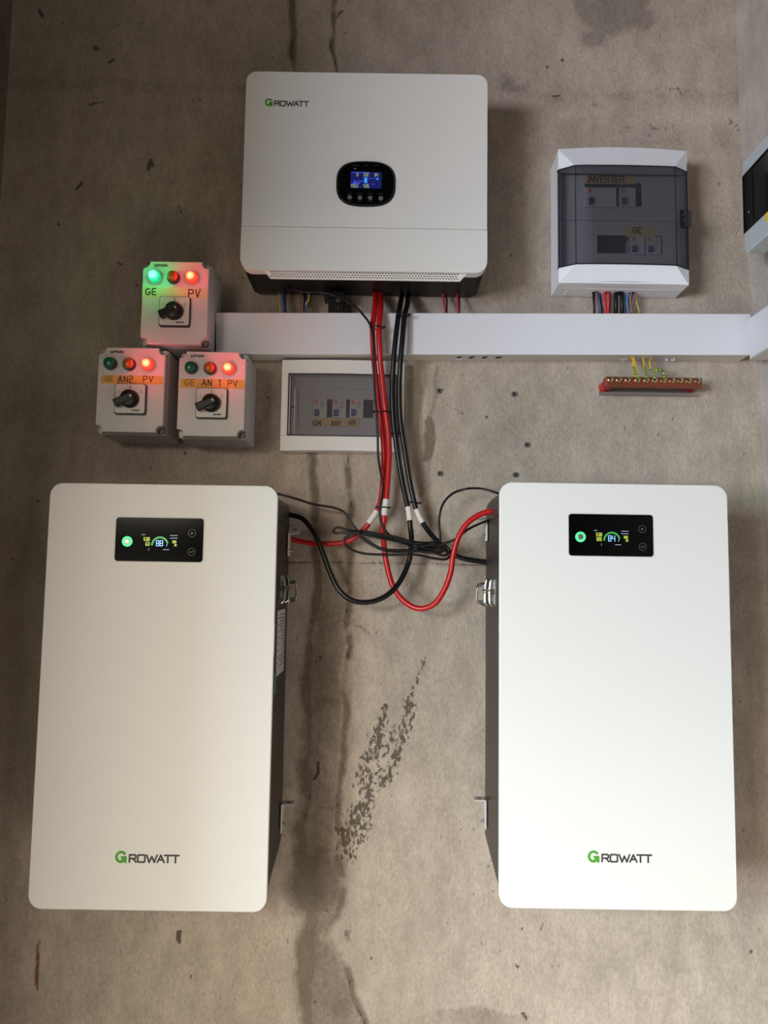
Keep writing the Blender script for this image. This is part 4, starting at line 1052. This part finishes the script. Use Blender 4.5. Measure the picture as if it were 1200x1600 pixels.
# thin communication leads
thin1 = [(440,444,.040),(455,451,.050),(475,456,.055),(500,457,.058),(525,463,.064),(552,477,.074),(570,495,.084),(580,512,.086),(583,535,.086),(584,580,.080),(587,630,.066),(590,680,.058),(591,715,.056),(596,745,.060),(598,765,.062),(594,790,.064),(594,810,.066),(600,826,.068),(615,841,.068),(635,848,.068),(662,852,.070),(690,850,.072),(712,842,.076),(730,828,.078),(750,818,.074),(770,811,.070)]
cable('data_lead', thin1, .0023, 'black_rubber', 'thin black lead running down beside the red cables to the right battery', 'cable', n=8, k=6)
thin2 = [(424,770,.185),(436,772,.165),(448,775,.115),(465,780,.070),(490,788,.052),(520,793,.052),(537,800,.053),(547,814,.055),(556,826,.058),(566,834,.062),
         (590,840,.066),(620,846,.068),(650,856,.070),(672,862,.070),(694,868,.068),(702,860,.066),(688,848,.066),(660,848,.070),(620,842,.072),(575,834,.070),(545,832,.066),(526,833,.062),(521,829,.062),(528,824,.062),(545,828,.064),
         (566,830,.066),(600,836,.070),(640,848,.074),(672,858,.074),(692,856,.072),(686,864,.072),(655,862,.074),(610,862,.074),(582,852,.072),(562,836,.070),(590,834,.072),(630,842,.076),(652,852,.076),
         (676,852,.076),(690,858,.074),(680,862,.074),(650,860,.076),(600,858,.074),(575,845,.070),(558,834,.066),(543,838,.064),(538,845,.064),(546,857,.064),(570,865,.066),(610,867,.070),(650,867,.074),(675,872,.074),(696,874,.072),(702,866,.068),(684,856,.070),(655,856,.072),(665,853,.072),(684,850,.070),(688,840,.068),(686,815,.064),(691,790,.062),(706,772,.060),(728,764,.062),(748,763,.085),(760,765,.115),(770,768,.150),(785,773,.180)]
cable('data_lead', thin2, .0023, 'black_rubber', 'thin black lead coiled and tied in a bundle between the two batteries', 'cable', n=8, k=6)

def zip_tie(px, py, d, rx, rz, label, tilt=0, head=None):
    c = hit(px, py, d); pts = []
    for i in range(24):
        a = 2*PI*i/24
        v = Vector((rx*math.cos(a), rz*math.sin(a), 0)); v = Matrix.Rotation(tilt, 3, 'Y') @ v
        pts.append(c+v)
    m = MB(); m.tube(pts, .0012, 6, closed=True)
    hx = rx+.001 if (head or 1) > 0 else -rx-.001
    hp = c+Matrix.Rotation(tilt, 3, 'Y') @ Vector((hx, -rz*.4, 0)); m.box(hp.x-.002, hp.x+.002, hp.y-.002, hp.y+.002, hp.z-.002, hp.z+.002)
    o = m.build('cable_tie', M['black_plastic'], smooth=True); tag(o, label, 'cable tie', 'black cable ties')
zip_tie(588.5, 512, .078, .0135, .010, 'black cable tie on the red cables where they cross the duct')
zip_tie(597, 644, .054, .0150, .0125, 'black cable tie on the red cables in front of the small breaker box', head=-1)
zip_tie(629, 493, .067, .0125, .008, 'black cable tie on the black cables at the top edge of the duct')
zip_tie(620, 677, .046, .0135, .008, 'black cable tie on the black cables beside the bottom of the small breaker box', head=-1)
zip_tie(597.5, 793, .056, .0130, .012, 'black cable tie between the white sleeves on the red cables', tilt=.05)
zip_tie(645, 785, .046, .0130, .009, 'black cable tie just above the white sleeves on the black cables', tilt=.1)
zip_tie(563, 832, .066, .004, .010, 'black cable tie at the left end of the coiled lead', tilt=1.3)
zip_tie(653, 858, .074, .004, .010, 'black cable tie at the right end of the coiled lead', tilt=1.3)

# wires between the inverter and the duct
def wire(pts, r, m, label, group): return cable('wire', pts, r, m, label, 'wire', group, n=8, k=5)
g = 'wires from the inverter into the duct'
wire([(437,449,.016),(436.5,460,.024),(437,475,.038),(439,498,.030)], .0012, 'yellow_wire', 'straight yellow wire at the left under the inverter', g)
wire([(442,449,.016),(442,460,.026),(443,475,.038),(444,498,.030)], .0026, 'blue_wire', 'thick dark blue wire at the left under the inverter', g)
wire([(445,449,.016),(446,462,.026),(446,475,.036),(448,498,.030)], .0013, 'black_rubber', 'thin black wire touching the dark blue wire under the inverter', g)
wire([(470,450,.016),(470,465,.028),(470,480,.036),(470,498,.030)], .0022, 'brown_wire', 'brown wire in the second bundle under the inverter', g)
wire([(476,450,.016),(476,465,.028),(475,480,.036),(474,498,.030)], .0018, 'black_rubber', 'black wire between the brown and the looped yellow wire', g)
wire([(479,450,.016),(478,462,.024),(477,478,.036),(478,498,.030)], .0016, 'blue_wire', 'dark blue wire behind the looped yellow wire', g)
wire([(479,452,.024),(482.5,461,.034),(482.5,468,.036),(478,475,.036),(475,485,.034),(475,498,.030)], .0015, 'yellow_wire', 'yellow wire with a loop in the second bundle under the inverter', g)
wire([(691,452,.016),(693,466,.028),(695,482,.040),(696,498,.030)], .0022, 'pink_wire', 'left one of two red wires at the right under the inverter', g)
wire([(695,452,.014),(698,468,.024),(698,482,.038),(698,498,.030)], .0016, 'black_rubber', 'thin black wire behind the left red wire under the inverter', g)
wire([(714,452,.016),(715,466,.028),(715.5,482,.040),(715,498,.030)], .0022, 'pink_wire', 'right one of two red wires at the right under the inverter', g)
wire([(717,452,.014),(718,468,.024),(718,482,.038),(717,498,.030)], .0013, 'black_rubber', 'thin black wire behind the right red wire under the inverter', g)
# plug with a grey symbol
t = empty('data_plug', (0, 0, 0), 'black plug below the inverter with a small grey mark', 'plug')
a, b = hit(513, 466, .040), hit(537, 500, .030)
m = MB(); m.box(hit(506, 464, .040).x, b.x+.002, -.010, -.048, a.z-.001, a.z+.012); m.build('collar', M['black_plastic'], t, bevel=.002)
m = MB(); m.box(a.x, b.x, -.014, -.040, 1.905, a.z); bd = m.build('body', M['black_plastic'], t, bevel=.0015)
p = hit(528, 469, .0402); m = MB()
m.box(p.x-.0032, p.x-.0012, -.0400, -.0403, p.z-.0035, p.z+.0035); m.box(p.x-.0002, p.x+.0014, -.0400, -.0403, p.z-.0035, p.z+.0035); m.box(p.x+.0022, p.x+.0036, -.0400, -.0403, p.z-.0035, p.z+.0015)
p2 = hit(528, 481, .0402); m.box(p2.x-.002, p2.x+.002, -.0400, -.0403, p2.z-.0004, p2.z+.0008)
m.build('printed_mark', M['button_grey'], bd)

# wires between the breaker box and the duct
g = 'wires from the breaker box into the duct'
def W2(x0, x1, r, m, label, d=.024, xm=None):
    xm = xm if xm is not None else (x0+x1)/2
    wire([(x0,457,d),(xm,470,d+.002),(x1,484,d),(x1,500,d)], r, m, label, g)
W2(927.5, 929, .0030, 'black_rubber', 'black wire at the far left of the bundles under the INVERTER box')
W2(931.5, 931.5, .0016, 'brown_wire', 'brown wire left of the red wires under the INVERTER box', .030)
W2(934, 936, .0018, 'blue_wire', 'dark blue wire left of the red wires under the INVERTER box', .026)
W2(937, 940, .0016, 'black_rubber', 'thin black wire left of the red wires under the INVERTER box', .020)
W2(944, 946, .0030, 'pink_wire', 'left red wire under the INVERTER box', .026, 944)
W2(950, 950, .0030, 'pink_wire', 'right red wire under the INVERTER box', .026, 950.5)
W2(954.5, 953, .0014, 'brown_wire', 'thin brown wire right of the red wires under the INVERTER box', .018, 954)
W2(962.5, 962.5, .0044, 'black_rubber', 'left thick black cable under the INVERTER box', .026)
W2(972, 972, .0044, 'black_rubber', 'right thick black cable under the INVERTER box', .026)
W2(982, 981, .0018, 'light_blue_wire', 'light blue wire curving at the right under the INVERTER box', .026, 979.5)
W2(986.5, 987, .0015, 'brown_wire', 'brown wire bending right under the INVERTER box', .032, 984.5)
W2(990, 985, .0017, 'light_blue_wire', 'light blue wire crossing behind two brown wires under the INVERTER box', .024)
W2(993, 985, .0016, 'brown_wire', 'brown wire crossing leftwards under the INVERTER box', .030)
W2(993, 998, .0012, 'yellow_wire', 'pale yellow wire at the far right of the bundles under the INVERTER box', .022, 994)

# ------------------------------------------------------------------ earth bar
def earth_bar():
    t = empty('earth_bar', (0, 0, 0), 'copper earthing bar with brass screws on red insulators', 'earth bar')
    D = .045; a, b = hit(946.5, 588, D), hit(1097, 589, D); c = hit(1098, 606, D)
    m = MB(); m.box(a.x, b.x, -D+.018, -D, c.z, a.z); bar = m.build('copper_bar', M['copper'], t, bevel=.0012)
    zc = hit(1020, 594.5, D).z
    for px in (953.5, 966.5, 980.5, 995.5, 1009.5, 1022.5, 1036, 1049.5, 1062.5, 1075.5, 1089.5):
        p = hit(px, 595, D); m = MB(); m.disc_stack((p.x, -D, zc), [(.0062, 0), (.0062, .0015), (.0055, .004), (.0030, .0052), (.0001, .0052)], 18)
        s = m.build('screw', M['brass'], bar, smooth=True)
        m = MB(); m.box(p.x-.0036, p.x+.0036, -D-.0050, -D-.0056, zc-.0005, zc+.0005); m.box(p.x-.0005, p.x+.0005, -D-.0050, -D-.0056, zc-.0036, zc+.0036); m.v = [(p.x+(x-p.x)*.8-(z-zc)*.6, y, zc+(x-p.x)*.6+(z-zc)*.8) for x, y, z in m.v]
        m.build('screw_slot', M['black_gap'], bar)
    for px in (949, 1086):
        p = hit(px, 600, .028); m = MB(); m.disc_stack((p.x, -.004, p.z-.001), [(.0105, 0), (.0105, .006), (.0085, .010), (.0105, .014), (.0105, .023)], 22); m.build('insulator', M['insulator'], t, smooth=True)
    p0, p1 = hit(939, 614, .012), hit(1086, 615, .012)
    m = MB(); m.box(p0.x, p1.x, -.002, -.020, p0.z-.0015, p0.z+.0005); m.box(p0.x, p1.x, .001, -.0035, p0.z-.0015, p0.z+.018); m.box(p0.x, p1.x, -.018, -.0205, p0.z-.0035, p0.z+.0005)
    m.build('mounting_rail', M['steel'], t)
    g = 'earth wires above the copper bar'
    for pts, lab in (([(988,560,.022),(989,566,.036),(990,573,.044),(992,582,.050),(995,592,.052)], 'leftmost striped earth wire above the copper bar'),
                     ([(1005,558,.024),(1006,566,.034),(1007,574,.044),(1009,583,.050),(1010,592,.052)], 'second striped earth wire from the left above the copper bar'),
                     ([(1018,558,.024),(1015.5,566,.036),(1017,576,.046),(1021,581,.050),(1023,592,.052)], 'third striped earth wire, bending right into its screw'),
                     ([(1024,580,.050),(1029,578,.052),(1035,579,.052),(1038,586,.052),(1037,593,.052)], 'short arched earth wire at the right above the copper bar')):
        o, P = wire(pts[:3] if len(pts) > 3 and pts[0][1] < 570 else pts, .0021, 'yellow_wire' if pts[0][1] < 570 else 'earth', lab, g)
        if pts[0][1] < 570:
            Q = smooth_path([hit(*p) for p in pts[2:]], 8); m = MB(); m.tube(Q, .0025, 8); st = m.build('striped_sheath', M['earth'], o, smooth=True); st['label'] = 'green and black striped wrapping'
    o, P = wire([(984,559.5,.020),(986,558,.030),(990,560,.038),(992,568,.042),(994,580,.048),(996,591,.052)], .0019, 'yellow_wire', 'yellow earth wire curling out of the duct beside the leftmost one', g)
earth_bar()

# ------------------------------------------------------------------ wall plugs
for px, py, lab in ((686, 611, 'grey wall plug below the duct, upper left of the five'), (803, 616, 'grey wall plug below the duct, upper right of the five'), (823, 695, 'lone grey wall plug midway between duct and right battery'),
                    (687, 740, 'grey wall plug lower left of the five, left of the right battery'), (805, 742, 'grey wall plug just above the right battery')):
    p = hit(px, py, 0); t = empty('wall_plug', (p.x, 0, p.z), lab, 'wall plug', 'wall plugs left in the plaster')
    MB().disc_stack((0, .003, 0), [(.0052, 0), (.0052, .0060), (.0044, .0068), (.0028, .0066), (.0026, .002)], 20).build('collar', M['plug_grey'], t, smooth=True)
    MB().disc_stack((0, .003, 0), [(.0027, 0), (.0026, .0058), (.0001, .0052)], 14).build('screw', M['black_gap'], t, smooth=True)
